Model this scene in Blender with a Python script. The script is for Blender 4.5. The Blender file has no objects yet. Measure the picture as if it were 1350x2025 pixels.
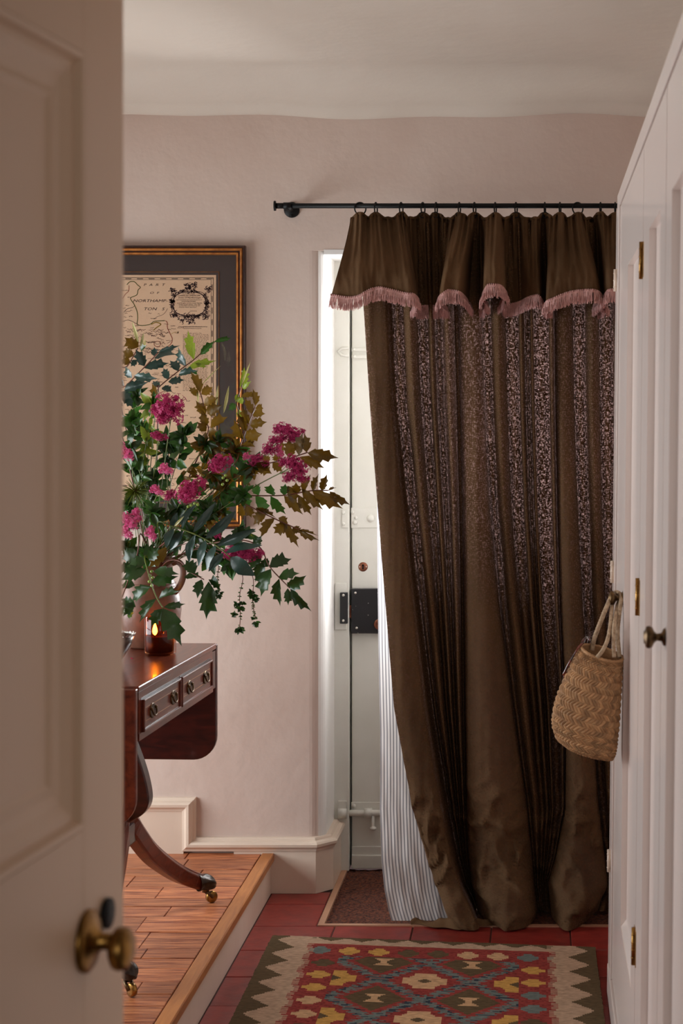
import bpy, bmesh, math, random
from mathutils import Vector, Matrix, noise
SC = bpy.context.scene
COL = SC.collection
PI = math.pi
R = random.Random(7)

# ------------------------------------------------------------------ camera
FPX, CX, CY, EYE = 3430.0, 1066.0, 822.0, 1.485      # focal length in pixels, principal point, eye height
cam_d = bpy.data.cameras.new('camera'); cam = bpy.data.objects.new('camera', cam_d); COL.objects.link(cam)
cam.location = (0, 0, EYE); cam.rotation_euler = (PI/2, 0, 0)
cam_d.sensor_fit = 'HORIZONTAL'; cam_d.sensor_width = 24.0; cam_d.lens = 24.0*FPX/1350
cam_d.shift_x = -(CX-675)/1350; cam_d.shift_y = -(1012.5-CY)/1350
cam_d.clip_start = 0.05
cam_d.dof.use_dof = True; cam_d.dof.focus_distance = 5.0; cam_d.dof.aperture_fstop = 8.0
SC.camera = cam

# ------------------------------------------------------------------ world, lights, exposure
w = bpy.data.worlds.new('world'); SC.world = w; w.use_nodes = True
wn = w.node_tree.nodes; bg = wn.get('Background') or wn.new('ShaderNodeBackground')
bg.inputs[0].default_value = (0.75, 0.85, 1.0, 1); bg.inputs[1].default_value = 0.6
def area(name, loc, rot, sx, sy, power, col=(1, 1, 1), spread=180):
    d = bpy.data.lights.new(name, 'AREA'); d.shape = 'RECTANGLE'; d.size = sx; d.size_y = sy
    d.energy = power; d.color = col; d.spread = math.radians(spread)
    o = bpy.data.objects.new(name, d); COL.objects.link(o); o.location = loc; o.rotation_euler = rot
    return o
# daylight outside the side window of the room (left), outside the glazed front door, plus added fill lamps for the wardrobe and behind the camera
area('window_daylight', (-2.57, 4.42, .94), (0, -PI/2, 0), 1.2, 1.55, 86, (0.93, 0.97, 1.0))
area('window_daylight', (-2.57, 2.25, 1.55), (0, -PI/2, 0), 1.2, 0.9, 36, (0.95, 0.97, 1.0))  # fill lamp added to brighten the wardrobe
area('door_daylight', (-0.09, 5.98, 1.55), (-PI/2, 0, 0), 0.85, 1.15, 112, (0.98, 0.98, 1.0))
area('rear_daylight', (0.2, -1.78, 1.7), (PI/2, 0, 0), 1.2, 1.2, 18, (1.0, 0.96, 0.92))  # fill lamp added behind the camera, no known source there
SC.view_settings.view_transform = 'Standard'; SC.view_settings.look = 'None'
SC.view_settings.exposure = -0.2; SC.view_settings.gamma = 1.0
SC.view_settings.use_curve_mapping = False
SC.cycles.use_denoising = True
SC.cycles.max_bounces = 10; SC.cycles.diffuse_bounces = 6; SC.cycles.transparent_max_bounces = 16
SC.cycles.caustics_reflective = False; SC.cycles.caustics_refractive = False
SC.cycles.sample_clamp_indirect = 4.0

# ------------------------------------------------------------------ helpers
def P(px, py, Y):
    """point that stands at depth Y on the sight line of an image position"""
    return Vector(((px-CX)*Y/FPX, Y, EYE-(py-CY)*Y/FPX))
def lin(c):
    return tuple(((v/255)/12.92 if v/255 <= .04045 else ((v/255+.055)/1.055)**2.4) for v in c)
def interp(x, xs, ys):
    if x <= xs[0]: return ys[0]
    for i in range(len(xs)-1):
        if x <= xs[i+1]:
            t = (x-xs[i])/(xs[i+1]-xs[i]); return ys[i]+(ys[i+1]-ys[i])*t
    return ys[-1]
def smooth(a, b, x):
    t = max(0., min(1., (x-a)/(b-a))); return t*t*(3-2*t)
def catmull(pts, n):
    out = []; k = len(pts)
    for i in range(k-1):
        p0 = pts[max(i-1, 0)]; p1 = pts[i]; p2 = pts[i+1]; p3 = pts[min(i+2, k-1)]
        for j in range(n):
            t = j/n
            out.append(0.5*((2*p1)+(p2-p0)*t+(2*p0-5*p1+4*p2-p3)*t*t+(3*p1-p0-3*p2+p3)*t*t*t))
    out.append(pts[-1].copy()); return out

RM = {}      # world matrix of every Empty root
def root(name, label, cat, loc=(0, 0, 0), rz=0, group=None, kind=None):
    o = bpy.data.objects.new(name, None); COL.objects.link(o); o.empty_display_size = .05
    o.location = loc; o.rotation_euler = (0, 0, rz)
    RM[o.name] = Matrix.Translation(Vector(loc)) @ Matrix.Rotation(rz, 4, 'Z')
    tag(o, label, cat, group, kind); return o
def tag(o, label=None, cat=None, group=None, kind=None):
    if label: o['label'] = label
    if cat: o['category'] = cat
    if group: o['group'] = group
    if kind: o['kind'] = kind
    return o
def rootof(o):
    while o.parent: o = o.parent
    return o

class MB:
    """collects shapes; build() links them as ONE mesh object"""
    def __init__(s): s.v = []; s.f = []; s.sm = []
    def add(s, vs, fs, smooth=False):
        b = len(s.v); s.v += [Vector(p) for p in vs]; s.f += [tuple(b+i for i in f) for f in fs]; s.sm += [smooth]*len(fs); return s
    def box(s, x0, x1, y0, y1, z0, z1, ch=0):
        if ch:   # chamfered edges on the top and the vertical sides
            c = ch
            vs = [(x0, y0, z0), (x1, y0, z0), (x1, y1, z0), (x0, y1, z0), (x0, y0, z1-c), (x1, y0, z1-c), (x1, y1, z1-c), (x0, y1, z1-c),
                  (x0+c, y0+c, z1), (x1-c, y0+c, z1), (x1-c, y1-c, z1), (x0+c, y1-c, z1)]
            return s.add(vs, [(3, 2, 1, 0), (0, 1, 5, 4), (1, 2, 6, 5), (2, 3, 7, 6), (3, 0, 4, 7), (4, 5, 9, 8), (5, 6, 10, 9), (6, 7, 11, 10), (7, 4, 8, 11), (8, 9, 10, 11)])
        vs = [(x0, y0, z0), (x1, y0, z0), (x1, y1, z0), (x0, y1, z0), (x0, y0, z1), (x1, y0, z1), (x1, y1, z1), (x0, y1, z1)]
        return s.add(vs, [(3, 2, 1, 0), (4, 5, 6, 7), (0, 1, 5, 4), (1, 2, 6, 5), (2, 3, 7, 6), (3, 0, 4, 7)])
    def obox(s, M, sx, sy, sz):
        vs = [M @ Vector((a*sx/2, b*sy/2, c*sz/2)) for c in (-1, 1) for a, b in ((-1, -1), (1, -1), (1, 1), (-1, 1))]
        return s.add(vs, [(3, 2, 1, 0), (4, 5, 6, 7), (0, 1, 5, 4), (1, 2, 6, 5), (2, 3, 7, 6), (3, 0, 4, 7)])
    def tube(s, pts, rad, n=8, caps=True, closed=False, sec=None, up=None):
        pts = [Vector(p) for p in pts]; k = len(pts)
        rr = rad if isinstance(rad, (list, tuple)) else [rad]*k
        vs = []; N = None
        for i, p in enumerate(pts):
            if closed: t = pts[(i+1) % k]-pts[i-1]
            else: t = pts[min(i+1, k-1)]-pts[max(i-1, 0)]
            t = t.normalized() if t.length > 1e-9 else Vector((0, 0, 1))
            if up is not None: N = Vector(up)
            elif N is None: N = Vector((0, 0, 1)) if abs(t.z) < .9 else Vector((1, 0, 0))
            N = (N-t*N.dot(t)).normalized(); B = t.cross(N)
            if sec:   # section: list of (side, up) offsets scaled by the radius
                for a, b in sec: vs.append(p+(B*a+N*b)*rr[i])
            else:
                for j in range(n):
                    a = 2*PI*j/n; vs.append(p+(N*math.cos(a)+B*math.sin(a))*rr[i])
        m = len(sec) if sec else n; fs = []
        for i in range(k if closed else k-1):
            for j in range(m):
                a = i*m+j; b = i*m+(j+1) % m; i2 = (i+1) % k
                fs.append((a, b, i2*m+(j+1) % m, i2*m+j))
        if caps and not closed: fs += [tuple(range(m-1, -1, -1)), tuple((k-1)*m+j for j in range(m))]
        return s.add(vs, fs, not sec)
    def lathe(s, prof, c=(0, 0, 0), axis='Z', n=24, squash=1., fn=None, smooth=True):
        """prof: (radius, height) pairs"""
        vs = []; c = Vector(c)
        for r, h in prof:
            for j in range(n):
                a = 2*PI*j/n; x = r*math.cos(a); y = r*math.sin(a)*squash
                q = Vector((x, y, h))
                if axis == 'X': q = Vector((h, x, y))
                if axis == '-X': q = Vector((-h, x, y))
                if axis == '-Y': q = Vector((x, -h, y))
                if fn: q = fn(q)
                vs.append(c+q)
        fs = []
        for i in range(len(prof)-1):
            for j in range(n): fs.append((i*n+j, i*n+(j+1) % n, (i+1)*n+(j+1) % n, (i+1)*n+j))
        if prof[0][0] > 1e-6: fs.append(tuple(range(n-1, -1, -1)))
        if prof[-1][0] > 1e-6: fs.append(tuple((len(prof)-1)*n+j for j in range(n)))
        return s.add(vs, fs, smooth)
    def prism(s, poly, a0, a1, axis='Z'):
        """poly: outline in the plane across the axis. Z: (x,y); Y: (x,z); X: (y,z)"""
        f = {'Z': lambda p, a: (p[0], p[1], a), 'Y': lambda p, a: (p[0], a, p[1]), 'X': lambda p, a: (a, p[0], p[1])}[axis]
        n = len(poly); vs = [f(p, a0) for p in poly]+[f(p, a1) for p in poly]
        return s.add(vs, [tuple(range(n-1, -1, -1)), tuple(range(n, 2*n))]+[(i, (i+1) % n, n+(i+1) % n, n+i) for i in range(n)])
    def grid(s, fn, nu, nv, smooth=True, loop=False):
        vs = [fn(i/(nu-(0 if loop else 1)), j/(nv-1)) for j in range(nv) for i in range(nu)]
        fs = []
        for j in range(nv-1):
            for i in range(nu if loop else nu-1):
                i2 = (i+1) % nu; fs.append((j*nu+i, j*nu+i2, (j+1)*nu+i2, (j+1)*nu+i))
        return s.add(vs, fs, smooth)
    def ball(s, c, r, n=10, sq=(1, 1, 1), fn=None):
        c = Vector(c); m = max(5, n//2+1); prof = [(math.sin(PI*i/(m-1)), -math.cos(PI*i/(m-1))) for i in range(m)]
        def g(q):
            q = Vector((q.x*r*sq[0], q.y*r*sq[1], q.z*r*sq[2])); return fn(q) if fn else q
        return s.lathe([(max(a, 1e-7), b) for a, b in prof], c, 'Z', n, fn=g)
    def frame(s, x0, x1, z0, z1, yf, prof):
        """mitred rectangular frame lying in a plane y=const. prof: (inward offset, y offset) outline, closed"""
        m = len(prof); vs = []
        for cx, cz, sx, sz in ((x0, z0, 1, 1), (x1, z0, -1, 1), (x1, z1, -1, -1), (x0, z1, 1, -1)):
            for o, d in prof: vs.append((cx+sx*o, yf+d, cz+sz*o))
        fs = []
        for k in range(4):
            for j in range(m): fs.append((k*m+j, ((k+1) % 4)*m+j, ((k+1) % 4)*m+(j+1) % m, k*m+(j+1) % m))
        return s.add(vs, fs)
    def sweep(s, path, prof, up=Vector((0, 0, 1))):
        """mitred moulding along a polyline in plan (x,y); prof: (outward offset to the right of the path, z)"""
        k = len(path); m = len(prof); vs = []
        for i in range(k):
            d0 = (Vector(path[i])-Vector(path[max(i-1, 0)])); d1 = (Vector(path[min(i+1, k-1)])-Vector(path[i]))
            if d0.length < 1e-9: d0 = d1
            if d1.length < 1e-9: d1 = d0
            d0.normalize(); d1.normalize()
            n0 = Vector((d0.y, -d0.x)); n1 = Vector((d1.y, -d1.x)); nn = n0+n1; nn.normalize(); sc = 1/max(.3, nn.dot(n0))
            for o, z in prof: vs.append((path[i][0]+nn.x*o*sc, path[i][1]+nn.y*o*sc, z))
        fs = []
        for i in range(k-1):
            for j in range(m): fs.append((i*m+j, (i+1)*m+j, (i+1)*m+(j+1) % m, i*m+(j+1) % m))
        fs += [tuple(range(m-1, -1, -1)), tuple((k-1)*m+j for j in range(m))]
        return s.add(vs, fs)
    def build(s, name, mat, parent=None, bev=0, local=False, warp=None, label=None, kind=None, seg=2, origin=None, fix=True):
        vs = s.v
        if warp: vs = [warp(v) for v in vs]
        if parent is not None and not local:
            inv = RM[rootof(parent).name].inverted() if rootof(parent).name in RM else Matrix()
            vs = [inv @ v for v in vs]
        o0 = Vector((0, 0, 0))
        if origin is not None: o0 = Vector(origin); vs = [v-o0 for v in vs]
        me = bpy.data.meshes.new(name); me.from_pydata([v[:] for v in vs], [], s.f)
        me.polygons.foreach_set('use_smooth', s.sm)
        if fix:
            b = bmesh.new(); b.from_mesh(me); bmesh.ops.recalc_face_normals(b, faces=b.faces); b.to_mesh(me); b.free()
        o = bpy.data.objects.new(name, me); COL.objects.link(o); o.location = o0
        for m in (mat if isinstance(mat, (list, tuple)) else [mat]): me.materials.append(m)
        if parent is not None: o.parent = parent
        if bev:
            md = o.modifiers.new('bevel', 'BEVEL'); md.width = bev; md.segments = seg; md.limit_method = 'ANGLE'; md.angle_limit = .6
        if label: o['label'] = label
        if kind: o['kind'] = kind
        return o
def rounded_rect(x0, x1, z0, z1, r, n=6, corners=(1, 1, 1, 1)):
    out = []
    for (cx, cz, a0), on in zip(((x0+r, z0+r, PI), (x1-r, z0+r, 1.5*PI), (x1-r, z1-r, 0), (x0+r, z1-r, .5*PI)), corners):
        if on: out += [(cx+r*math.cos(a0+.5*PI*i/n), cz+r*math.sin(a0+.5*PI*i/n)) for i in range(n+1)]
        else: out.append((cx+r*1.0*(1 if math.cos(a0+.25*PI) > 0 else -1), cz+r*(1 if math.sin(a0+.25*PI) > 0 else -1)))
    return out

# ------------------------------------------------------------------ materials
def mat(name, col, rough=.5, metal=0., var=None, col2=None, bump=None, coat=0., trans=0., spec=.5, scale=(1, 1, 1), pos='Object', rand=0., detail=5., dist=0., sheen=0.):
    """Principled material; var=(noise scale, low, high) mixes col->col2; bump=(noise scale, strength, distance)"""
    m = bpy.data.materials.new(name); m.use_nodes = True; nt = m.node_tree; N = nt.nodes; L = nt.links
    b = N['Principled BSDF']; b.inputs['Roughness'].default_value = rough; b.inputs['Metallic'].default_value = metal
    b.inputs['Specular IOR Level'].default_value = spec
    c1 = lin(col)+(1,)
    b.inputs['Base Color'].default_value = c1
    if coat: b.inputs['Coat Weight'].default_value = coat; b.inputs['Coat Roughness'].default_value = .08
    if sheen: b.inputs['Sheen Weight'].default_value = sheen
    vec = None
    def coords():
        nonlocal vec
        if vec is None:
            if pos == 'World': g = N.new('ShaderNodeNewGeometry'); src = g.outputs['Position']
            else: t = N.new('ShaderNodeTexCoord'); src = t.outputs['Object']
            mp = N.new('ShaderNodeMapping'); mp.inputs['Scale'].default_value = scale; L.new(src, mp.inputs['Vector']); vec = mp.outputs['Vector']
        return vec
    colsock = None
    if var:
        t = N.new('ShaderNodeTexNoise'); t.inputs['Scale'].default_value = var[0]; t.inputs['Detail'].default_value = detail; t.inputs['Distortion'].default_value = dist
        L.new(coords(), t.inputs['Vector'])
        r = N.new('ShaderNodeValToRGB'); r.color_ramp.elements[0].position = var[1]; r.color_ramp.elements[1].position = var[2]
        r.color_ramp.elements[0].color = c1; r.color_ramp.elements[1].color = lin(col2 or col)+(1,)
        L.new(t.outputs['Fac'], r.inputs['Fac']); colsock = r.outputs['Color']; L.new(colsock, b.inputs['Base Color'])
    if rand:
        oi = N.new('ShaderNodeObjectInfo'); hs = N.new('ShaderNodeHueSaturation'); mr = N.new('ShaderNodeMapRange')
        mr.inputs['To Min'].default_value = 1-rand; mr.inputs['To Max'].default_value = 1+rand
        L.new(oi.outputs['Random'], mr.inputs['Value']); L.new(mr.outputs['Result'], hs.inputs['Value'])
        if colsock: L.new(colsock, hs.inputs['Color'])
        else: hs.inputs['Color'].default_value = c1
        colsock = hs.outputs['Color']; L.new(colsock, b.inputs['Base Color'])
    if bump:
        t = N.new('ShaderNodeTexNoise'); t.inputs['Scale'].default_value = bump[0]; t.inputs['Detail'].default_value = 6
        L.new(coords(), t.inputs['Vector'])
        bp = N.new('ShaderNodeBump'); bp.inputs['Strength'].default_value = bump[1]; bp.inputs['Distance'].default_value = bump[2] if len(bump) > 2 else .01
        L.new(t.outputs['Fac'], bp.inputs['Height']); L.new(bp.outputs['Normal'], b.inputs['Normal'])
    if trans:
        tr = N.new('ShaderNodeBsdfTranslucent'); mx = N.new('ShaderNodeMixShader'); mx.inputs['Fac'].default_value = trans
        if colsock: L.new(colsock, tr.inputs['Color'])
        else: tr.inputs['Color'].default_value = c1
        L.new(b.outputs[0], mx.inputs[1]); L.new(tr.outputs[0], mx.inputs[2]); L.new(mx.outputs[0], N['Material Output'].inputs['Surface'])
    return m
def glass_mat(name, tint=(1, 1, 1), refl=.08, rough=.02):
    m = bpy.data.materials.new(name); m.use_nodes = True; nt = m.node_tree; N = nt.nodes; L = nt.links
    N.remove(N['Principled BSDF'])
    t = N.new('ShaderNodeBsdfTransparent'); t.inputs[0].default_value = tuple(tint)+(1,)
    g = N.new('ShaderNodeBsdfGlossy'); g.inputs['Roughness'].default_value = rough
    lw = N.new('ShaderNodeLayerWeight'); lw.inputs['Blend'].default_value = .5
    pw = N.new('ShaderNodeMath'); pw.operation = 'POWER'; pw.inputs[1].default_value = 5.; L.new(lw.outputs['Facing'], pw.inputs[0])
    f = N.new('ShaderNodeMath'); f.operation = 'MULTIPLY_ADD'; f.inputs[1].default_value = .9; f.inputs[2].default_value = .04; L.new(pw.outputs[0], f.inputs[0])
    mx = N.new('ShaderNodeMixShader'); L.new(f.outputs[0], mx.inputs[0]); L.new(t.outputs[0], mx.inputs[1]); L.new(g.outputs[0], mx.inputs[2])
    L.new(mx.outputs[0], N['Material Output'].inputs['Surface']); return m
def emit_mat(name, col, s):
    m = bpy.data.materials.new(name); m.use_nodes = True; N = m.node_tree.nodes; b = N['Principled BSDF']
    b.inputs['Base Color'].default_value = lin(col)+(1,); b.inputs['Emission Color'].default_value = lin(col)+(1,); b.inputs['Emission Strength'].default_value = s; return m

M_wall = mat('pink_plaster', (206, 188, 177), .75, var=(1.6, .35, .75), col2=(198, 175, 162), bump=(5.5, .5, .016), pos='World')
M_darkwall = mat('dark_panelled_wall', (86, 64, 50), .6, bump=(9, .2, .01), pos='World')  # hidden walls coloured dark to cut bounced fill light
M_white_reveal = mat('white_plaster', (232, 230, 226), .7, bump=(12, .25, .01), pos='World')
M_ceil = mat('ceiling_plaster', (208, 198, 186), .85, var=(1.3, .3, .8), col2=(196, 184, 170), bump=(5, .35, .02), pos='World')
M_trimw = mat('cream_gloss_trim', (222, 204, 186), .35, bump=(14, .12, .006), pos='World', var=(6, .3, .8), col2=(212, 192, 174))
M_doorpaint = mat('cream_door_paint', (214, 212, 203), .32, bump=(18, .16, .005), var=(5, .3, .85), col2=(200, 198, 186))
M_fgdoor = mat('beige_door_paint', (206, 174, 145), .4, bump=(10, .05, .005))
M_ward = mat('blush_cabinet_paint', (222, 209, 202), .28, bump=(10, .06, .004), coat=.2)
M_tile = mat('red_quarry_tile', (142, 46, 38), .38, var=(22, .3, .75), col2=(110, 33, 29), bump=(40, .25, .003), rand=.16, pos='World')
M_grout = mat('dark_grout', (74, 48, 42), .9, pos='World')
M_plank = mat('waxed_pine', (204, 130, 84), .38, var=(6, .36, .64), col2=(118, 54, 32), scale=(.9, 15, 1), bump=(30, .25, .004), rand=.2, pos='World', dist=1.6, detail=9)
M_nosing = mat('golden_pine', (190, 124, 66), .36, var=(5, .3, .75), col2=(150, 88, 44), scale=(12, 1.2, 12), pos='World', dist=.8)
M_paleframe = mat('pale_pine_strip', (186, 142, 112), .5, var=(8, .3, .7), col2=(160, 116, 90), pos='World')
M_coir = mat('brown_coir', (118, 62, 38), .95, var=(120, .35, .65), col2=(52, 23, 13), bump=(220, .9, .01), pos='World')
M_black = mat('black_iron', (12, 11, 11), .5, bump=(60, .1, .002), spec=.25)
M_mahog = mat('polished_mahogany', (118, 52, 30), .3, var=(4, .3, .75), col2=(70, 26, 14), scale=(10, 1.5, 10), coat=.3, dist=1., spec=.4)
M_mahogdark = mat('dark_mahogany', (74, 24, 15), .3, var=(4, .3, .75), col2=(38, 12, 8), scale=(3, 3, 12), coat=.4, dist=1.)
M_inlay = mat('pale_stringing', (176, 126, 84), .35)
M_brass = mat('aged_brass', (178, 132, 66), .32, metal=.9, var=(40, .3, .7), col2=(104, 74, 36))
M_brassdark = mat('dark_bronze', (120, 92, 58), .38, metal=.85, var=(60, .3, .7), col2=(58, 42, 26))
M_claw = mat('carved_dark_claw', (62, 46, 32), .35, metal=.35, var=(60, .3, .7), col2=(30, 20, 13))
M_steel = mat('bright_screw', (210, 204, 196), .3, metal=1.)
M_copper = mat('worn_copper', (150, 96, 72), .42, metal=.8, var=(60, .3, .7), col2=(98, 56, 42))
M_iron_chip = mat('chipped_black_japan', (26, 26, 28), .38, var=(70, .66, .72), col2=(190, 186, 180), bump=(50, .2, .002))
M_frame = mat('dark_walnut_frame', (62, 30, 16), .35, var=(30, .3, .7), col2=(40, 18, 10))
M_gold = mat('old_gilt', (196, 128, 62), .4, metal=.6, var=(50, .3, .7), col2=(146, 86, 40))
M_matboard = mat('brown_mount_board', (74, 60, 56), .8)
M_paper = mat('aged_map_paper', (240, 200, 166), .85, var=(9, .3, .8), col2=(226, 182, 148))
M_ink = mat('map_ink', (52, 34, 36), .9)
M_inksoft = mat('faded_ink', (96, 62, 56), .9)
M_inkcart = mat('cartouche_ink', (84, 60, 62), .9)
M_inkred = mat('map_red_line', (168, 70, 54), .9)
M_inkgreen = mat('map_green_line', (92, 98, 40), .9)
M_inkyellow = mat('map_yellow_line', (178, 140, 52), .9)
M_fringe = mat('dusty_pink_fringe', (216, 170, 164), .9, rand=0, var=(60, .3, .7), col2=(194, 148, 142), trans=.1)
M_glass = glass_mat('clear_glass', (.97, .98, .98))
M_amber = glass_mat('smoky_amber_glass', (.94, .58, .36))
M_wax = mat('dark_red_wax', (64, 18, 11), .35, trans=.3)
M_flame = emit_mat('flame', (255, 190, 70), 60)
M_terra = mat('terracotta', (132, 88, 68), .42, var=(30, .3, .75), col2=(100, 62, 48), bump=(60, .25, .003))
M_silver = mat('crinkled_silver', (200, 196, 190), .22, metal=1., bump=(50, .8, .01))
M_bowl = mat('dark_brown_lacquer', (70, 44, 30), .3, coat=.3, var=(20, .3, .7), col2=(48, 28, 18))
M_straw = mat('plaited_seagrass', (190, 148, 104), .72, var=(60, .3, .75), col2=(142, 102, 66), bump=(160, .3, .003))
def straw_strands(m):
    nt = m.node_tree; N = nt.nodes; L = nt.links; b = N['Principled BSDF']; src = b.inputs['Base Color'].links[0].from_socket
    at = N.new('ShaderNodeAttribute'); at.attribute_name = 'strand'; mr = N.new('ShaderNodeMapRange'); mr.inputs['To Min'].default_value = .62; mr.inputs['To Max'].default_value = 1.2; L.new(at.outputs['Fac'], mr.inputs['Value'])
    hs = N.new('ShaderNodeHueSaturation'); L.new(mr.outputs[0], hs.inputs['Value']); L.new(src, hs.inputs['Color']); L.new(hs.outputs[0], b.inputs['Base Color'])
M_strawbody = M_straw.copy(); straw_strands(M_strawbody)
M_rope = mat('twisted_cord', (192, 166, 136), .85, var=(120, .3, .7), col2=(142, 118, 92), bump=(200, .5, .003))
M_tort = mat('tortoiseshell', (40, 20, 16), .12, var=(60, .4, .6), col2=(110, 46, 30), coat=.5)
M_petal = mat('magenta_petal', (206, 58, 122), .6, trans=.35, var=(50, .3, .7), col2=(162, 34, 88))
M_petalpale = mat('pale_pink_petal', (232, 120, 170), .6, trans=.35, var=(50, .3, .7), col2=(214, 80, 140))
M_stem = mat('green_stem', (92, 104, 46), .5)
M_stemred = mat('reddish_stem', (104, 54, 36), .5)
def leafm(n, c, c2, rough=.32, trans=.3): return mat(n, c, rough, var=(30, .3, .75), col2=c2, trans=trans, rand=.22, coat=.15)
M_lteal = leafm('teal_leaf', (52, 78, 68), (36, 58, 52), .28, .15)
M_lolive = leafm('olive_bronze_leaf', (112, 82, 20), (80, 60, 12), .42, .5)
M_lgreen = leafm('mid_green_leaf', (62, 104, 38), (40, 76, 26), .35, .35)
M_ldark = leafm('dark_green_leaf', (46, 76, 30), (30, 54, 22), .3, .25)
M_lyel = leafm('yellow_green_leaf', (128, 140, 40), (86, 108, 30), .4, .45)
M_lpale = leafm('pale_leaf_underside', (206, 200, 150), (160, 160, 96), .3, .3)
M_berry = mat('green_berry', (140, 166, 70), .3)

# linen that lets daylight through between its threads
def linen(name, col, col2, trans, weave=900., translow=.0, tcol=None):
    m = bpy.data.materials.new(name); m.use_nodes = True; nt = m.node_tree; N = nt.nodes; L = nt.links
    b = N['Principled BSDF']; b.inputs['Roughness'].default_value = .9; b.inputs['Specular IOR Level'].default_value = .15
    g = N.new('ShaderNodeNewGeometry')
    def nz(sc, scale, det=2):
        mp = N.new('ShaderNodeMapping'); mp.inputs['Scale'].default_value = scale; L.new(g.outputs['Position'], mp.inputs['Vector'])
        t = N.new('ShaderNodeTexNoise'); t.inputs['Scale'].default_value = sc; t.inputs['Detail'].default_value = det; L.new(mp.outputs[0], t.inputs['Vector']); return t.outputs['Fac']
    warp_ = nz(1, (weave*.33, weave*.33, weave*.11)); weft = nz(1, (weave*.11, weave*.11, weave*.42)); slub = nz(5, (1, 1, .5), 3)
    mu = N.new('ShaderNodeMath'); mu.operation = 'MULTIPLY'; L.new(warp_, mu.inputs[0]); L.new(weft, mu.inputs[1])
    r = N.new('ShaderNodeValToRGB'); r.color_ramp.elements[0].color = lin(col)+(1,); r.color_ramp.elements[1].color = lin(col2)+(1,)
    r.color_ramp.elements[0].position = .3; r.color_ramp.elements[1].position = .7; L.new(slub, r.inputs['Fac'])
    mxc = N.new('ShaderNodeMix'); mxc.data_type = 'RGBA'; mxc.blend_type = 'MULTIPLY'; mxc.inputs['Factor'].default_value = .3
    mr2 = N.new('ShaderNodeMapRange'); mr2.inputs['From Min'].default_value = .12; mr2.inputs['From Max'].default_value = .36; mr2.inputs['To Min'].default_value = .7; mr2.inputs['To Max'].default_value = 1.15
    L.new(mu.outputs[0], mr2.inputs['Value']); L.new(r.outputs[0], mxc.inputs['A']); L.new(mr2.outputs[0], mxc.inputs['B'])
    L.new(mxc.outputs['Result'], b.inputs['Base Color'])
    bp = N.new('ShaderNodeBump'); bp.inputs['Strength'].default_value = .12; bp.inputs['Distance'].default_value = .002; L.new(mu.outputs[0], bp.inputs['Height']); L.new(bp.outputs[0], b.inputs['Normal'])
    if trans:
        tr = N.new('ShaderNodeBsdfTranslucent'); tr.inputs['Color'].default_value = lin(tcol or (230, 205, 205))+(1,)
        mr = N.new('ShaderNodeMapRange'); mr.inputs['From Min'].default_value = .2; mr.inputs['From Max'].default_value = .38; mr.inputs['To Min'].default_value = translow; mr.inputs['To Max'].default_value = trans
        L.new(mu.outputs[0], mr.inputs['Value'])
        mx = N.new('ShaderNodeMixShader'); L.new(mr.outputs[0], mx.inputs['Fac']); L.new(b.outputs[0], mx.inputs[1]); L.new(tr.outputs[0], mx.inputs[2])
        L.new(mx.outputs[0], N['Material Output'].inputs['Surface'])
    return m
M_linen = linen('olive_brown_linen', (100, 74, 50), (80, 58, 37), .48, translow=-.19, tcol=(190, 156, 150), weave=1000.)
M_linenopaque = linen('olive_brown_linen_double', (100, 74, 50), (80, 58, 37), 0, weave=1500.)
def ticking():
    m = bpy.data.materials.new('striped_ticking'); m.use_nodes = True; nt = m.node_tree; N = nt.nodes; L = nt.links
    b = N['Principled BSDF']; b.inputs['Roughness'].default_value = .9; b.inputs['Specular IOR Level'].default_value = .15
    at = N.new('ShaderNodeAttribute'); at.attribute_name = 'stripe'
    si = N.new('ShaderNodeMath'); si.operation = 'SINE'; L.new(at.outputs['Fac'], si.inputs[0])
    r = N.new('ShaderNodeValToRGB'); r.color_ramp.elements[0].color = lin((232, 228, 226))+(1,); r.color_ramp.elements[1].color = lin((150, 147, 151))+(1,)
    mr = N.new('ShaderNodeMapRange'); mr.inputs['From Min'].default_value = -1; L.new(si.outputs[0], mr.inputs['Value'])
    r.color_ramp.elements[0].position = .55; r.color_ramp.elements[1].position = .75; L.new(mr.outputs[0], r.inputs['Fac'])
    L.new(r.outputs[0], b.inputs['Base Color'])
    tr = N.new('ShaderNodeBsdfTranslucent'); L.new(r.outputs[0], tr.inputs['Color']); mx = N.new('ShaderNodeMixShader'); mx.inputs['Fac'].default_value = .5
    L.new(b.outputs[0], mx.inputs[1]); L.new(tr.outputs[0], mx.inputs[2]); L.new(mx.outputs[0], N['Material Output'].inputs['Surface'])
    return m
M_tick = ticking()
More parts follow.
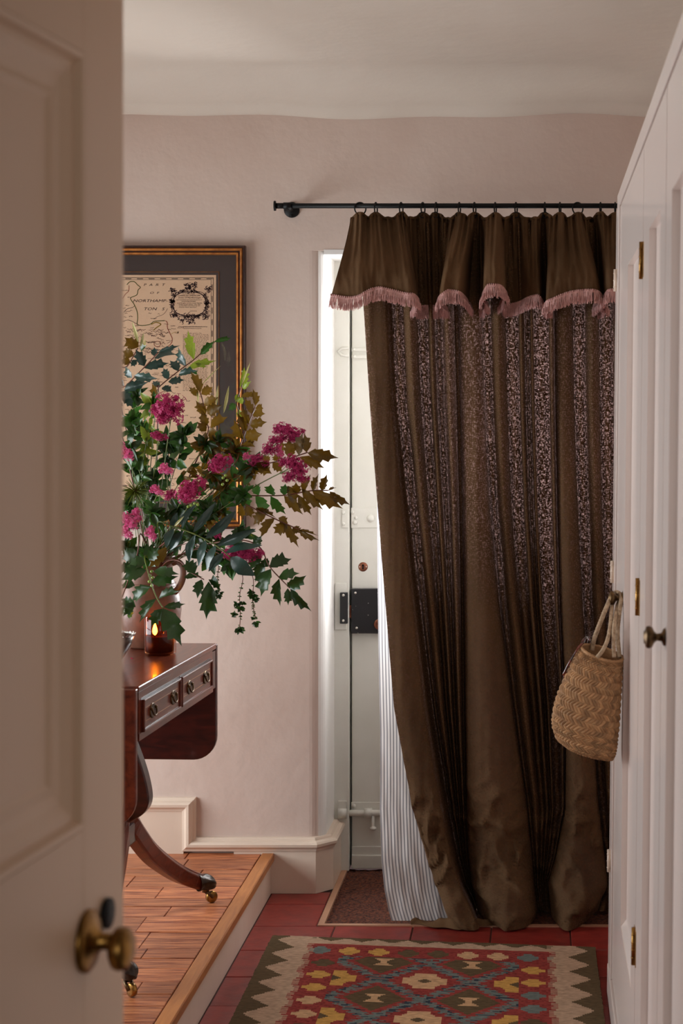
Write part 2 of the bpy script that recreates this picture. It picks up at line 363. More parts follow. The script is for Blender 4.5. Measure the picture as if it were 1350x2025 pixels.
def rug_material():
    m = bpy.data.materials.new('kilim_wool'); m.use_nodes = True; nt = m.node_tree; N = nt.nodes; L = nt.links
    b = N['Principled BSDF']; b.inputs['Roughness'].default_value = .95; b.inputs['Specular IOR Level'].default_value = .1
    at = N.new('ShaderNodeAttribute'); at.attribute_name = 'wool'
    t = N.new('ShaderNodeTexNoise'); t.inputs['Scale'].default_value = 1; tc = N.new('ShaderNodeNewGeometry'); mp = N.new('ShaderNodeMapping'); mp.inputs['Scale'].default_value = (60, 260, 60)
    L.new(tc.outputs['Position'], mp.inputs['Vector']); L.new(mp.outputs[0], t.inputs['Vector'])
    mr = N.new('ShaderNodeMapRange'); mr.inputs['From Min'].default_value = .3; mr.inputs['From Max'].default_value = .7; mr.inputs['To Min'].default_value = .7; mr.inputs['To Max'].default_value = 1.25; L.new(t.outputs['Fac'], mr.inputs['Value'])
    mx = N.new('ShaderNodeMix'); mx.data_type = 'RGBA'; mx.blend_type = 'MULTIPLY'; mx.inputs['Factor'].default_value = 1; L.new(at.outputs['Color'], mx.inputs['A']); L.new(mr.outputs[0], mx.inputs['B'])
    L.new(mx.outputs['Result'], b.inputs['Base Color'])
    bp = N.new('ShaderNodeBump'); bp.inputs['Strength'].default_value = .5; bp.inputs['Distance'].default_value = .003; L.new(t.outputs['Fac'], bp.inputs['Height']); L.new(bp.outputs[0], b.inputs['Normal'])
    return m
M_rug = rug_material()

# ================================================================== STRUCTURE
YB = 5.41                                  # front face of the back wall
XL, XR, YR = -2.35, 0.85, -1.5
def st(o, label=None): o['kind'] = 'structure'; return tag(o, label)
RVX = -0.672; RVR = .43; RVT = 2.0; YD = 5.70      # doorway reveal: left, right, top, depth
f = MB(); f.box(-.84, XR, YR, 6.0, -.14, -.02)
floor = f.build('floor', M_grout); st(floor, 'red quarry tile floor of the passage')
MW = (-.645, RVR, 5.045, YD)               # mat well
g = MB(); g.box(-.835, XR, YR, MW[2]-.002, -.02, -.004); g.box(-.835, MW[0]-.002, MW[2]-.002, 5.5, -.02, -.004); g.build('mortar', M_grout, floor)
xs = [-.833]+[-.594+.2277*k for k in range(6)]+[XR-.01]
ys = [5.41, 5.275, 5.047]+[5.047-.2275*k for k in range(1, 12)]
for j in range(len(ys)-1):
    for i in range(len(xs)-1):
        x0, x1, y1, y0 = xs[i], xs[i+1], ys[j], ys[j+1]
        if y1 > 5.06: 
            if i > 0: continue
            x1 = MW[0]-.003
        jx = R.uniform(-.0006, .0006); dz = R.uniform(-.0012, .0008)
        t = MB(); t.box(x0+.0018, x1-.0018, y0+.0018+jx, y1-.0018+jx, -.018, dz, ch=.002); t.build('tile', M_tile, floor)

# raised timber floor on the left, with its nosing and painted riser
ZP = .124
b = MB(); b.box(XL, -.835, .9, YB+.02, -.05, ZP-.012); rf = b.build('raised_floor', M_grout)
tag(rf, 'raised floor of reddish waxed pine boards one step above the tiles', kind='structure')
y = 5.405; row = 0; Rp = random.Random(3)
while y > 3.0:
    wd = Rp.choice((.075, .078, .08, .12, .11)) if y > 4.9 else Rp.choice((.1, .11, .14, .09, .08))
    x = -.8640
    first = True
    while x > -2.25:
        ln = Rp.uniform(.06, .34) if first else Rp.uniform(.16, .42); first = False
        x2 = max(x-ln, -2.3)
        t = MB(); dz = Rp.uniform(-.0012, .0006)
        t.box(x2+.0012, x-.0012, y-wd+.0011, y-.0011, ZP-.014, ZP+dz, ch=.0014); t.build('plank', M_plank, rf)
        x = x2
    y -= wd; row += 1
b = MB(); b.box(XL, -2.3, .9, YB, ZP-.014, ZP-.001); b.box(-2.3, -.864, .9, y-.001, ZP-.014, ZP-.001); b.build('far_boards', M_plank, rf)
b = MB(); b.box(-.862, -.823, .95, 5.405, ZP-.021, ZP+.0015, ch=.003)
st(b.build('trim_1', M_nosing), 'golden pine nosing along the edge of the raised floor')
b = MB(); b.box(-.845, -.833, .95, 5.405, 0, ZP-.021); st(b.build('trim_2', M_trimw), 'cream painted riser of the step')

# back wall with the doorway reveal (rounded left corner)
wb = MB(); rr = .045
arc = [(RVX-rr+rr*math.sin(a), YB+rr-rr*math.cos(a)) for a in [PI/2*i/8 for i in range(9)]]
wb.prism([(XL-.1, YB)]+arc+[(RVX, 5.78), (XL-.1, 5.78)], 0, RVT)
wb.box(XL-.1, XR+.1, YB, 5.78, RVT, 2.65); wb.box(RVR, XR+.1, YB, 5.78, 0, RVT)
for k, s in ((0, 1), (1, 1)): pass
wall_back = wb.build('wall_back', M_wall); st(wall_back, 'uneven pink plaster wall with the doorway')
for i in range(10): wall_back.data.polygons[i].use_smooth = False
rv = MB()   # white painted lining of the reveal: left side (following the rounded corner) and soffit
arc2 = [(RVX-rr+(rr+.004)*math.sin(a), YB+rr-(rr+.004)*math.cos(a)) for a in [PI/2*i/8 for i in range(3, 9)]]
rv.prism(arc2+[(RVX+.004, 5.66), (RVX-.02, 5.66), (RVX-.02, YB+rr)], 0.0, RVT+.002)
rv.box(RVX, RVR, YB-.002, 5.70, RVT-.012, RVT+.003)
st(rv.build('trim_3', M_white_reveal), 'white plaster reveal of the doorway')

# side, front and rear walls (out of view) with the side window and two windows added for fill light
wl = MB(); WINS = [(3.6, 5.25, .34, 1.56), (1.78, 2.72, .95, 2.15)]  # larger window is the main daylight, smaller one added for wardrobe fill
for bx in ((YR, 1.78, 0, 2.65), (2.72, 3.6, 0, 2.65), (5.25, 5.78, 0, 2.65)): wl.box(XL-.12, XL, *bx)
for a, c, z0, z1 in WINS: wl.box(XL-.12, XL, a, c, 0, z0); wl.box(XL-.12, XL, a, c, z1, 2.65)
st(wl.build('wall_left', M_wall), 'pink plaster wall with the side windows')
for n_, (wy0, wy1, wz0, wz1) in enumerate(WINS):
    wn1 = MB(); T = .045; ym = (wy0+wy1)/2; zm = (wz0+wz1)/2
    for a, c, z0, z1 in ((wy0, wy0+T, wz0, wz1), (wy1-T, wy1, wz0, wz1), (wy0, wy1, wz0, wz0+T), (wy0, wy1, wz1-T, wz1), (ym-.012, ym+.012, wz0, wz1), (wy0, wy1, zm-.012, zm+.012)): wn1.box(XL-.1, XL-.04, a, c, z0, z1)
    win = wn1.build('window_%d' % (n_+1), M_doorpaint); st(win, 'painted side window, %s one' % ('larger' if n_ == 0 else 'smaller'))
    for a, c in ((wy0+T, ym-.012), (ym+.012, wy1-T)):
        for z0, z1 in ((wz0+T, zm-.012), (zm+.012, wz1-T)): MB().box(XL-.073, XL-.069, a, c, z0, z1).build('pane', M_glass, win)
st(MB().box(XR, XR+.1, YR, 5.78, 0, 2.65).build('wall_right', M_wall))
wf = MB(); wf.box(XL, -.62, .78, .88, 0, 2.65); wf.box(.45, XR, .78, .88, 0, 2.65); wf.box(-.62, .45, .78, .88, 2.2, 2.65)
st(wf.build('wall_front', M_darkwall))
wr = MB(); wr.box(XL, -.5, YR-.1, YR, 0, 2.65); wr.box(.8, XR+.1, YR-.1, YR, 0, 2.65); wr.box(-.5, .8, YR-.1, YR, 0, 1.0); wr.box(-.5, .8, YR-.1, YR, 2.4, 2.65)
st(wr.build('wall_rear', M_darkwall))
w3 = MB()  # unseen window added round the rear fill lamp
for a, c, z0, z1 in ((-.5, -.45, 1.0, 2.4), (.75, .8, 1.0, 2.4), (-.5, .8, 1.0, 1.05), (-.5, .8, 2.35, 2.4), (.135, .165, 1.0, 2.4)): w3.box(a, c, YR-.08, YR-.03, z0, z1)
win = w3.build('window_3', M_doorpaint); st(win, 'painted window in the wall behind the viewer')
for a, c in ((-.45, .135), (.165, .75)): MB().box(a, c, YR-.058, YR-.054, 1.05, 2.35).build('pane', M_glass, win)
st(MB().box(XL, -.84, YR, .9, -.1, 0).build('floor.001', M_plank))

# ceiling: flat, dropping to the wall in a soft cove with a wavering edge
def ceil(u, v):
    x = XL-.1+(XR-XL+.2)*u; yy = YR-.05+(YB+.03-YR+.05)*v
    edge = 2.418+.006*math.sin(x*5.2+1)+.004*math.sin(x*13)
    d = YB-yy; top = 2.515+.006*noise.noise(Vector((x*1.3, yy*1.3, 0)))
    k = smooth(.0, .34, d)
    z = edge+(top-edge)*(.22*smooth(0, .06, d)+.78*k)
    if d < 0: z = edge
    return (x, yy, z)
cl = MB().grid(lambda u, v: ceil(u, 1-(1-v)**2.2), 70, 120); cl.box(XL-.1, XR+.1, YR-.1, 5.5, 2.6, 2.65)
st(cl.build('ceiling', M_ceil), 'off-white plaster ceiling with a soft cove', )

# skirting that steps down with the floor
def skirt(z0, zm, zt, p=.026):
    return [(0, z0), (p, z0), (p, zm), (p+.004, zm), (p+.012, zm+.008), (p+.012, zm+.018), (p, zm+.026), (p-.008, zm+.028), (p-.009, zt-.01), (p-.014, zt), (0, zt)]
XV = -1.069; MPF = [(0, 0), (0, .012), (.004, .015), (.009, .017), (.012, .030), (.018, .035), (.026, .034), (.033, .027), (.040, .025), (.040, 0)]   # (distance from the top edge, depth)
b1 = MB().box(XL, XV-.036, YB-.022, YB+.002, ZP, .262).build('baseboard_back', M_trimw); st(b1, 'cream skirting on the raised floor')
mo = MB(); mo.sweep([(XL, .296), (XV, .296), (XV, .172), (XV+.12, .172)], MPF); mo.v = [Vector((p.x, YB+.001-p.z, p.y)) for p in mo.v]
mo.build('skirting_moulding', M_trimw, b1)
sk = MB(); sk.sweep([(XV+.12, YB+.001), (RVX-.032, YB+.001), (RVX+.004, YB+.041), (RVX+.004, 5.655)], [(d, .172-o) for o, d in MPF][:-1]+[(.022, .132), (.022, 0), (0, 0)])
st(sk.build('baseboard_left', M_trimw), 'cream plinth skirting with a chamfered corner beside the doorway')

# mat well frame and the coir mat
mf = MB(); c = .018
mf.prism([(MW[0], MW[3]-.02), (MW[0]+c, MW[3]-.02), (MW[0]+c, MW[2]+c), (MW[1], MW[2]+c-.012), (MW[1], MW[2]-.012), (MW[0], MW[2])], -.015, .003)
st(mf.build('trim_4', M_paleframe), 'pale wooden strip round the sunken doormat')
def coir(u, v):
    x = MW[0]+c+(MW[1]-MW[0]-c-.01)*u; yy = MW[2]+c+(MW[3]-MW[2]-c-.005)*v
    return (x, yy, -.007+.004*noise.noise(Vector((x*90, yy*90, 0)))+.002*R.random())
mt = MB().grid(coir, 150, 110); mt.box(MW[0]+c, MW[1]-.01, MW[2]+c, MW[3]-.005, -.018, -.011)
tag(mt.build('doormat', M_coir), 'brown coir doormat sunk in a frame at the front door', 'doormat')

# front door frame and front door
fr = MB(); fr.box(RVX-.01, -.620, 5.655, 5.76, 0, 2.02); fr.box(.40, RVR+.01, 5.655, 5.76, 0, 2.02); fr.box(-.62, .40, 5.655, 5.76, 1.985, 2.02)

gapm = MB().box(-.628, -.606, 5.735, 5.76, 0, 2.0)  # black strip that paints the shade in the door gap
frame = fr.build('trim_5', M_doorpaint, bev=.003); st(frame, 'cream painted frame of the front door')
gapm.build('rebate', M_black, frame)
fd = root('door_2', 'cream painted front door partly hidden by the curtain', None, (-.11, 5.685, 0), kind='structure')
DX0, DX1 = -.614, .398; F0 = 5.682
s_ = MB(); s_.box(DX0, -.47, F0, F0+.05, .004, 1.98); s_.build('stile', M_doorpaint, fd, bev=.003)
s_ = MB(); s_.box(.28, DX1, F0, F0+.05, .004, 1.98); s_.build('stile', M_doorpaint, fd, bev=.003)
for nm, z0, z1 in (('rail', 1.9, 1.98), ('rail', .88, .98), ('rail', .008, .12)): MB().box(-.47, .28, F0, F0+.05, z0, z1).build(nm, M_doorpaint, fd)
MB().box(-.47, .28, F0+.012, F0+.04, .12, .88).build('panel', M_doorpaint, fd)
MB().box(DX0, DX1, F0-.010, F0, .003, .048).build('weather_bar', M_doorpaint, fd, bev=.003)
MB().box(DX0, -.47, F0-.004, F0, .04, .075).build('bottom_fillet', M_doorpaint, fd, bev=.002)
gb = MB(); gb.box(-.105, -.085, F0+.01, F0+.04, .98, 1.9); gb.box(-.47, .28, F0+.01, F0+.04, 1.43, 1.45); gb.build('glazing_bar', M_doorpaint, fd)
for x0, x1 in ((-.47, -.105), (-.085, .28)):
    for z0, z1 in ((.98, 1.43), (1.45, 1.9)): MB().box(x0, x1, F0+.022, F0+.026, z0, z1).build('pane', M_glass, fd)
# painted iron straps near the top (both sides of the gap)
def pz(py, Y=5.68): return EYE-(py-CY)*Y/FPX
def pxx(px, Y=5.68): return (px-CX)*Y/FPX
sb = MB(); sb.box(pxx(695), pxx(745), F0-.005, F0, pz(695), pz(688)); sb.box(pxx(695), pxx(745), F0-.005, F0, pz(709), pz(702))
sb.build('strap_hinge', M_doorpaint, fd, bev=.0015)
for py in (691, 705): MB().ball((pxx(700), F0-.006, pz(py)), .006, 8, (1, .6, 1)).build('stud', M_doorpaint, fd)
kp = MB()
kp.tube([(pxx(691), 5.653, pz(689)), (pxx(677), 5.653, pz(690)), (pxx(670), 5.653, pz(695)), (pxx(677), 5.653, pz(703)), (pxx(691), 5.653, pz(705))], .0045, 6)
kp.build('staple', M_doorpaint, frame)
# middle iron plate with bolts
pl = MB(); pl.box(pxx(694), pxx(748), F0-.004, F0, pz(1044), pz(1004)); pl.build('iron_plate', M_doorpaint, fd, bev=.0015)
for q, r_ in (((697, 1013), .006), ((702, 1033), .008), ((733, 1025), .013), ((704, 1024), .006)):
    MB().ball((pxx(q[0]), F0-.005, pz(q[1])), r_, 10, (1, .6, 1)).build('stud', M_doorpaint, fd)
MB().box(pxx(678), pxx(690), 5.650, 5.655, pz(1042), pz(1006)).build('keep_plate', M_doorpaint, frame, bev=.001)
for py in (1013, 1035): MB().ball((pxx(681), 5.649, pz(py)), .006, 8, (1, .6, 1)).build('stud', M_doorpaint, frame)
# keyhole escutcheon
ec = MB(); ec.lathe([(.015, 0), (.0155, .001), (.013, .003), (.0001, .0035)], (pxx(717.5), F0, pz(1121)), '-Y', 24); e = ec.build('keyhole_escutcheon', M_copper, fd, label='round copper keyhole escutcheon')
kh = MB(); kx, kz = pxx(717.5), pz(1118); kh.prism([(kx+.0035*math.cos(a), kz+.0035*math.sin(a)) for a in [2*PI*i/12 for i in range(12)]], F0-.0042, F0-.003, 'Y'); kh.prism([(kx-.0015, kz), (kx+.0015, kz), (kx+.003, kz-.012), (kx-.003, kz-.012)], F0-.0042, F0-.003, 'Y'); kh.build('keyhole', M_black, e)
for dx in (-.0105, .0105): MB().ball((kx+dx, F0-.0028, pz(1121)), .0022, 8, (1, .5, 1)).build('screw', M_steel, e)
# black rim lock and its keep
lk = MB(); lk.box(pxx(695.5), pxx(764), F0-.026, F0, pz(1251), pz(1163)); lock = lk.build('rim_lock', M_iron_chip, fd, bev=.002, label='black rim lock with chipped paint')
for px, py in ((704, 1171), (706.5, 1240), (750, 1171)): MB().ball((pxx(px), F0-.027, pz(py)), .0042, 10, (1, .5, 1)).build('screw', M_steel, lock)
MB().lathe([(.018, 0), (.017, .003), (.012, .004), (.0001, .004)], (pxx(751), F0-.026, pz(1233)), '-Y', 24).build('lock_escutcheon', M_copper, lock)
MB().box(pxx(690), pxx(696), F0-.02, F0-.008, pz(1221), pz(1196)).build('bolt', M_copper, lock)
bk = MB(); bk.box(RVX+.006, pxx(687), 5.648, 5.656, pz(1243), pz(1151)); bk.build('keep_block', M_doorpaint, frame, bev=.002)
kp = MB(); kp.box(pxx(675), pxx(690), 5.632, 5.649, pz(1230), pz(1169)); keep = kp.build('lock_keep', M_iron_chip, frame, bev=.002, label='black keep of the rim lock')
for py in (1174, 1224): MB().ball((pxx(682), 5.631, pz(py)), .0045, 10, (1, .5, 1)).build('screw', M_steel, keep)
# painted barrel bolt near the foot
bo = MB(); bo.box(pxx(694), pxx(752), F0-.005, F0, pz(1603), pz(1586)); bo.build('bolt_plate', M_doorpaint, fd, bev=.002)
bo = MB(); bo.tube([(pxx(680), F0-.016, pz(1606)), (pxx(755), F0-.016, pz(1606))], .0105, 14); bo.build('barrel_bolt', M_doorpaint, fd)
bo = MB(); bo.tube([(pxx(721), F0-.016, pz(1606)), (pxx(736), F0-.016, pz(1606))], .0165, 14); bo.build('bolt_collar', M_doorpaint, fd)
bo = MB(); bo.lathe([(.006, 0), (.0055, -.035), (.006, -.038), (.011, -.041), (.0115, -.046), (.007, -.051), (.0001, -.053)], (pxx(738), F0-.018, pz(1609)), 'Z', 14); bo.build('bolt_knob', M_doorpaint, fd)
MB().ball((pxx(699), F0-.006, pz(1593)), .008, 8, (1, .5, 1)).build('stud', M_doorpaint, fd)
bo = MB(); bo.tube([(pxx(670.5), F0-.028, pz(1604)), (pxx(687), F0-.028, pz(1604))], .019, 14); bo.box(pxx(671), pxx(687), 5.645, 5.656, pz(1596), pz(1580)); bo.build('bolt_socket', M_doorpaint, frame)

# panelled door standing open in the foreground
dv = Vector((-.115, -.9934)); ang = math.atan2(dv.y, dv.x)
d1 = root('door_1', 'beige panelled door standing open in the foreground', None, (-.395, 1.65, 0), ang, kind='structure')
TH = .042
for x0, x1 in ((0, .103), (.657, .76)): MB().box(x0, x1, -TH, 0, .008, 2.06).build('stile', M_fgdoor, d1, local=True, bev=.002)
for z0, z1 in ((1.81, 2.06), (.90, 1.115), (.008, .22)): MB().box(.103, .657, -TH, 0, z0, z1).build('rail', M_fgdoor, d1, local=True)
pf = [(0, 0), (0, -.03), (.052, -.03), (.052, -.014), (.046, -.011), (.040, -.012), (.030, -.010), (.018, -.004), (.012, -.004), (.008, 0.002), (.003, .003)]
for z0, z1 in ((1.115, 1.81), (.22, .90)):
    MB().box(.13, .63, -.028, -.014, z0+.03, z1-.03).build('panel', M_fgdoor, d1, local=True)
    MB().frame(.103, .657, z0, z1, 0, pf).build('panel_moulding', M_fgdoor, d1, local=True)
kx, kz = .095, 1.014
kn = MB(); kn.lathe([(.028, 0), (.028, -.003), (.024, -.006), (.017, -.008), (.010, -.011), (.0075, -.015), (.0075, -.026), (.0001, -.026)], (kx, 0, kz), '-Y', 32)
ks = kn.build('knob_rose', M_brass, d1, local=True, label='round brass rose of the door knob')
kn = MB(); kn.lathe([(.008, -.022), (.013, -.024), (.018, -.027), (.0195, -.031), (.0185, -.037), (.014, -.041), (.007, -.043), (.0001, -.0435)], (kx, 0, kz-.006), '-Y', 32); kn.build('door_knob', M_brass, ks, local=True)
kn = MB(); kn.lathe([(.0001, -.001), (.014, -.001), (.014, -.005), (.0001, -.006)], (.05, 0, 1.026), '-Y', 24); kn.build('keyhole_cover', M_black, d1, local=True, label='round black keyhole cover')

# ================================================================== WARDROBE along the right (its front leans a little)
WX = .180
def lean(v): return Vector((v.x+.0112*v.z, v.y, v.z))
wd_ = root('wardrobe', 'tall blush painted built-in wardrobe with panelled doors along the right side', 'wardrobe', (.5, 3.0, 0))
def wb(*a): return MB().box(*a)
YE, YN = 4.47, 1.4
c = MB(); c.box(WX+.018, .83, YN, YE, .0, 2.05); c.build('carcass', M_ward, wd_, warp=lean)
c = MB(); c.box(WX-.002, WX+.02, YN, YE, 2.012, 2.052); c.build('top_rail', M_ward, wd_, warp=lean, bev=.002)
c = MB(); c.box(WX-.006, WX+.02, YN, YE, 0, .075); c.build('plinth', M_ward, wd_, warp=lean, bev=.002)
c = MB(); c.box(WX-.004, WX+.02, 4.335, YE, .075, 2.012); c.build('end_post', M_ward, wd_, warp=lean, bev=.002)
doors = [(4.33, 3.356), (3.348, 2.748), (2.74, 2.10), (2.092, 1.45)]
pan = [(3.925, 3.50), (3.161, 2.862), (2.62, 2.24), (1.98, 1.58)]
def wknob(y, z, par):
    k = MB(); k.lathe([(.014, 0), (.013, .003), (.0065, .006), (.0055, .013), (.009, .017), (.0155, .020), (.0175, .0245), (.0165, .029), (.0125, .031), (.0105, .031), (.0095, .033), (.0001, .0335)], (WX, y, z), '-X', 28)
    return k.build('knob', M_brassdark, par, warp=lean)
for i, ((ya, yb_), (pa, pb)) in enumerate(zip(doors, pan)):
    z0, z1 = .082, 2.006
    dm = MB(); q = .019
    dm.box(WX, WX+q, pa, ya, z0, z1); dm.box(WX, WX+q, yb_, pb, z0, z1); dm.box(WX, WX+q, pb, pa, z0, .36 if i else .33); dm.box(WX, WX+q, pb, pa, 1.826, z1)
    dr = dm.build('door', M_ward, wd_, warp=lean)
    MB().box(WX+.013, WX+.018, pb-.004, pa+.004, .3, 1.84).build('panel', M_ward, dr, warp=lean)
    zb = .36 if i else .33
    sl = MB(); sl.prism([(WX+.0005, zb-.002), (WX+.013, zb-.002), (WX+.013, zb+.016)], pb, pa, 'Y'); sl.build('panel_bead', M_ward, dr, warp=lean)
    if i == 0:
        wknob(3.985, 1.066, dr)
        for py in (555, 1130, 1700):
            z = EYE-(py-CY)*4.42/FPX
            h = MB(); h.tube([(WX-.006, 4.41, z-.028), (WX-.006, 4.41, z+.028)], .006, 10)
            for t in (-.017, 0, .017): h.tube([(WX-.006, 4.41, z+t-.001), (WX-.006, 4.41, z+t+.001)], .0068, 10)
            h.box(WX-.004, WX+.004, 4.37, 4.45, z-.028, z+.028); h.build('hinge', M_trimw, dr, warp=lean, label='painted hinge')
    if i == 1:
        for z in (1.785, 1.135, .46):
            h = MB(); h.tube([(WX-.003, 3.352, z-.036), (WX-.003, 3.352, z+.036)], .0045, 10)
            for t in (-.022, -.007, .007, .022): h.tube([(WX-.003, 3.352, z+t-.001), (WX-.003, 3.352, z+t+.001)], .0052, 10)
            h.box(WX-.001, WX+.002, 3.325, 3.379, z-.034, z+.034); h.build('hinge', M_brass, dr, warp=lean, label='brass butt hinge')
    if i == 2: wknob(2.655, 1.146, dr)
    if i == 3: wknob(1.5, 1.1, dr)

# ================================================================== CURTAIN ROD and RINGS
YRD = 5.315; ZR = P(900, 407, YRD).z
rod = root('curtain_rod', 'black metal curtain rod on a round wall bracket above the doorway', 'curtain rod', (-.4, YRD, ZR))
x0 = P(545, 407, YRD).x
MB().tube([(x0, YRD, ZR), (.46, YRD, ZR)], .0078, 16).build('pole', M_black, rod)
MB().tube([(x0-.002, YRD, ZR), (x0+.03, YRD, ZR)], .0088, 16).build('sleeve', M_black, rod)
MB().tube([(x0-.005, YRD, ZR), (x0, YRD, ZR)], .0155, 20).build('finial', M_black, rod)
bx = P(576, 412, 5.4).x
br = MB(); br.lathe([(.0001, .009), (.022, .008), (.0245, .005), (.0245, 0)], (bx, YB+.001, P(576, 414.5, 5.4).z), '-Y', 28); br.build('wall_plate', M_black, rod)
br = MB(); br.tube([(bx, YB-.002, ZR-.003), (bx, YRD-.004, ZR-.003)], .0075, 12); br.tube([(bx-.012, YRD, ZR), (bx+.012, YRD, ZR)], .0105, 14); br.build('bracket_arm', M_black, rod)
for dz in (-.018, .014): MB().ball((bx, YB-.0085, P(576, 414.5, 5.4).z+dz), .003, 8, (1, .6, 1)).build('screw', M_black, rod)
bx2 = .40
br = MB(); br.lathe([(.0001, .009), (.022, .008), (.0245, .005), (.0245, 0)], (bx2, YB+.001, ZR), '-Y', 28); br.build('wall_plate', M_black, rod)
MB().tube([(bx2, YB-.002, ZR-.003), (bx2, YRD, ZR-.003)], .0075, 12).build('bracket_arm', M_black, rod)
ring_px = [(712, 62), (743, 8), (793, 12), (836, 15), (862, 8), (908, 8), (938, 10), (979, 8), (1020, 10), (1077, 6), (1107, 8), (1142, 60), (1187, 8), (1216, 6)]
ordn = 'first second third fourth fifth sixth seventh eighth ninth tenth eleventh twelfth thirteenth fourteenth'.split()
for i, (px, yaw) in enumerate(ring_px):
    xr = P(px, 407, YRD).x; a = math.radians(yaw); r_ = .0185; zc = ZR+.0078+.0022-r_
    o = root('curtain_ring', 'black curtain ring, %s from left along the rod%s' % (ordn[i], ', seen full circle' if yaw > 30 else ''), 'curtain ring', (xr, YRD, zc), group='curtain rings on the rod')
    d = Vector((math.sin(a), math.cos(a), 0))
    MB().tube([Vector((xr, YRD, zc))+d*(r_*math.cos(t))+Vector((0, 0, r_*math.sin(t))) for t in [2*PI*k/22 for k in range(22)]], .0022, 8, closed=True).build('hoop', M_black, o)
    a2 = math.radians(78); d = Vector((math.sin(a2), math.cos(a2), 0)); c2 = Vector((xr+.001, YRD-.042, zc-r_-.0060)); r2 = .0085
    if px not in (712,):
        MB().tube([c2+d*(r2*math.cos(t))+Vector((0, 0, r2*math.sin(t))) for t in [2*PI*k/16 for k in range(16)]], .0016, 7, closed=True).build('eyelet', M_black, o)

# ================================================================== CURTAIN
cur = root('curtain', 'long olive brown linen door curtain with frilled valance, pink fringe and striped lining', 'curtain', (-.15, 5.2, 0))
ROWS = [440, 600, 800, 1000, 1200, 1400, 1600, 1700, 1750, 1800, 1840]
K = dict(
 L0=[712, 718, 731, 746, 762, 779, 815, 843, 860, 880, 897],
 L1=[770, 776, 786, 808, 832, 856, 888, 908, 922, 946, 968],
 M0=[900, 906, 911, 915, 917, 918, 921, 925, 931, 944, 958],
 M1=[948, 952, 958, 968, 988, 1014, 1042, 1052, 1057, 1064, 1066],
 R0=[1090, 1095, 1097, 1101, 1106, 1116, 1116, 1096, 1082, 1086, 1094],
 R1=[1128, 1132, 1135, 1142, 1152, 1168, 1184, 1196, 1201, 1182, 1152],
 E=[1262]*11)
def key(n, py): return interp(py, ROWS, K[n])
def ybase(v): return 5.285+.035*(1-smooth(0, .13, v))-.062*v**1.6
def amp(v): return .045+.05*smooth(.1, .7, v)+.045*smooth(.6, 1, v)
def crumple(x, z, v, s=1.):
    c = .0045*noise.noise(Vector((x*55, z*4, 1.3)))+.004*noise.noise(Vector((x*22, z*2.2, 5.1)))
    k = smooth(.5, .95, v)
    k2 = smooth(.72, .9, v); c += k*.008*noise.noise(Vector((x*34, z*30, 2.2)))+k2*.024*(.4-max(0, 1-abs(noise.noise(Vector((x*8+z*7, z*9-x*5, 8.2))))*3.4)**2)+k2*.015*(.4-max(0, 1-abs(noise.noise(Vector((x*13-z*11, z*13+x*7, 3.7))))*3.4)**2)
    return c*s
SEG = [('L0', 'L1', 46, 'L'), ('L1', 'M0', 84, 'v1'), ('M0', 'M1', 46, 'B'), ('M1', 'R0', 84, 'v2'), ('R0', 'R1', 46, 'B'), ('R1', 'E', 50, 'v3')]
PYT = 440
def foldprof(kind, t):
    if kind == 'L': return (.80+.20*math.sin(PI*min(1, t*1.15)))*(1-smooth(.72, 1.0, t))+.10*math.sin(t*PI*3)*(1-t)*t
    return max(0, math.sin(PI*t))**.42
RIP = {'v1': [.0, .14, .37, .52, .63, .74, .93, 1.0], 'v2': [0, .12, .32, .50, .58, .66, .71, .92, 1.], 'v3': [0, .18, .40, .60, .8, 1.]}
def ripple(seg, t):
    b = RIP[seg]
    for i in range(len(b)-1):
        if t <= b[i+1]:
            u = (t-b[i])/(b[i+1]-b[i]); return math.sin(PI*u)**.75*(1.3 if i % 2 else .6)
    return 0
cols = []
for si, (a, b_, n, kind) in enumerate(SEG):
    for i in range(n+(1 if si == len(SEG)-1 else 0)):
        t = i/n
        if kind in 'LB': t = (1-math.cos(PI*t))/2 if kind == 'B' else t
        cols.append((a, b_, t, kind))
def front_y(col, v, px, py):
    a, b_, t, kind = col
    y = ybase(v)
    if kind in 'LB': y -= amp(v)*foldprof(kind, t)
    else: y -= (.040+.012*v)*ripple(kind, t)*(1-.55*smooth(.7, 1, v))
    return y
NR = 190
verts = []; cw = len(cols)
hemj = [R.uniform(-.006, .006) for _ in cols]
for j in range(NR):
    v = j/(NR-1)
    for ci, col in enumerate(cols):
        a, b_, t, kind = col
        yh = front_y(col, 1., 0, 0)-.10*(foldprof(kind, t) if kind in 'LB' else .3)
        hem = CY+(EYE-.004)*FPX/yh
        py = PYT+(hem-PYT)*v
        px = key(a, py)+(key(b_, py)-key(a, py))*t
        y = front_y(col, v, px, py)
        flare = .10*smooth(.90, 1, v)**1.4*(foldprof(kind, t) if kind in 'LB' else .3)
        # the folds break over the floor: belly out above the hem, pinch in just above that
        if kind in 'LB': flare += .030*math.exp(-((v-.955)/.022)**2)*foldprof(kind, t)*(1 if kind == 'B' else .4)-.022*math.exp(-((v-.88)/.03)**2)*foldprof(kind, t)*(.6+.4*math.sin(t*5+ci*.01))
        y -= flare
        X = (px-CX)*y/FPX; Z = EYE-(py-CY)*y/FPX
        y += crumple(X, Z, v, 1.-.5*smooth(.985, 1, v))
        if v > .97: Z = max(.004+.006*abs(noise.noise(Vector((X*20, 0, 3)))), Z)
        Z = max(.004, Z)
        verts.append((X, y, Z))
mb = MB(); fs = [(j*cw+i, j*cw+i+1, (j+1)*cw+i+1, (j+1)*cw+i) for j in range(NR-1) for i in range(cw-1)]
mb.add(verts, fs, True)
mb.build('front_cloth', M_linen, cur, fix=False)
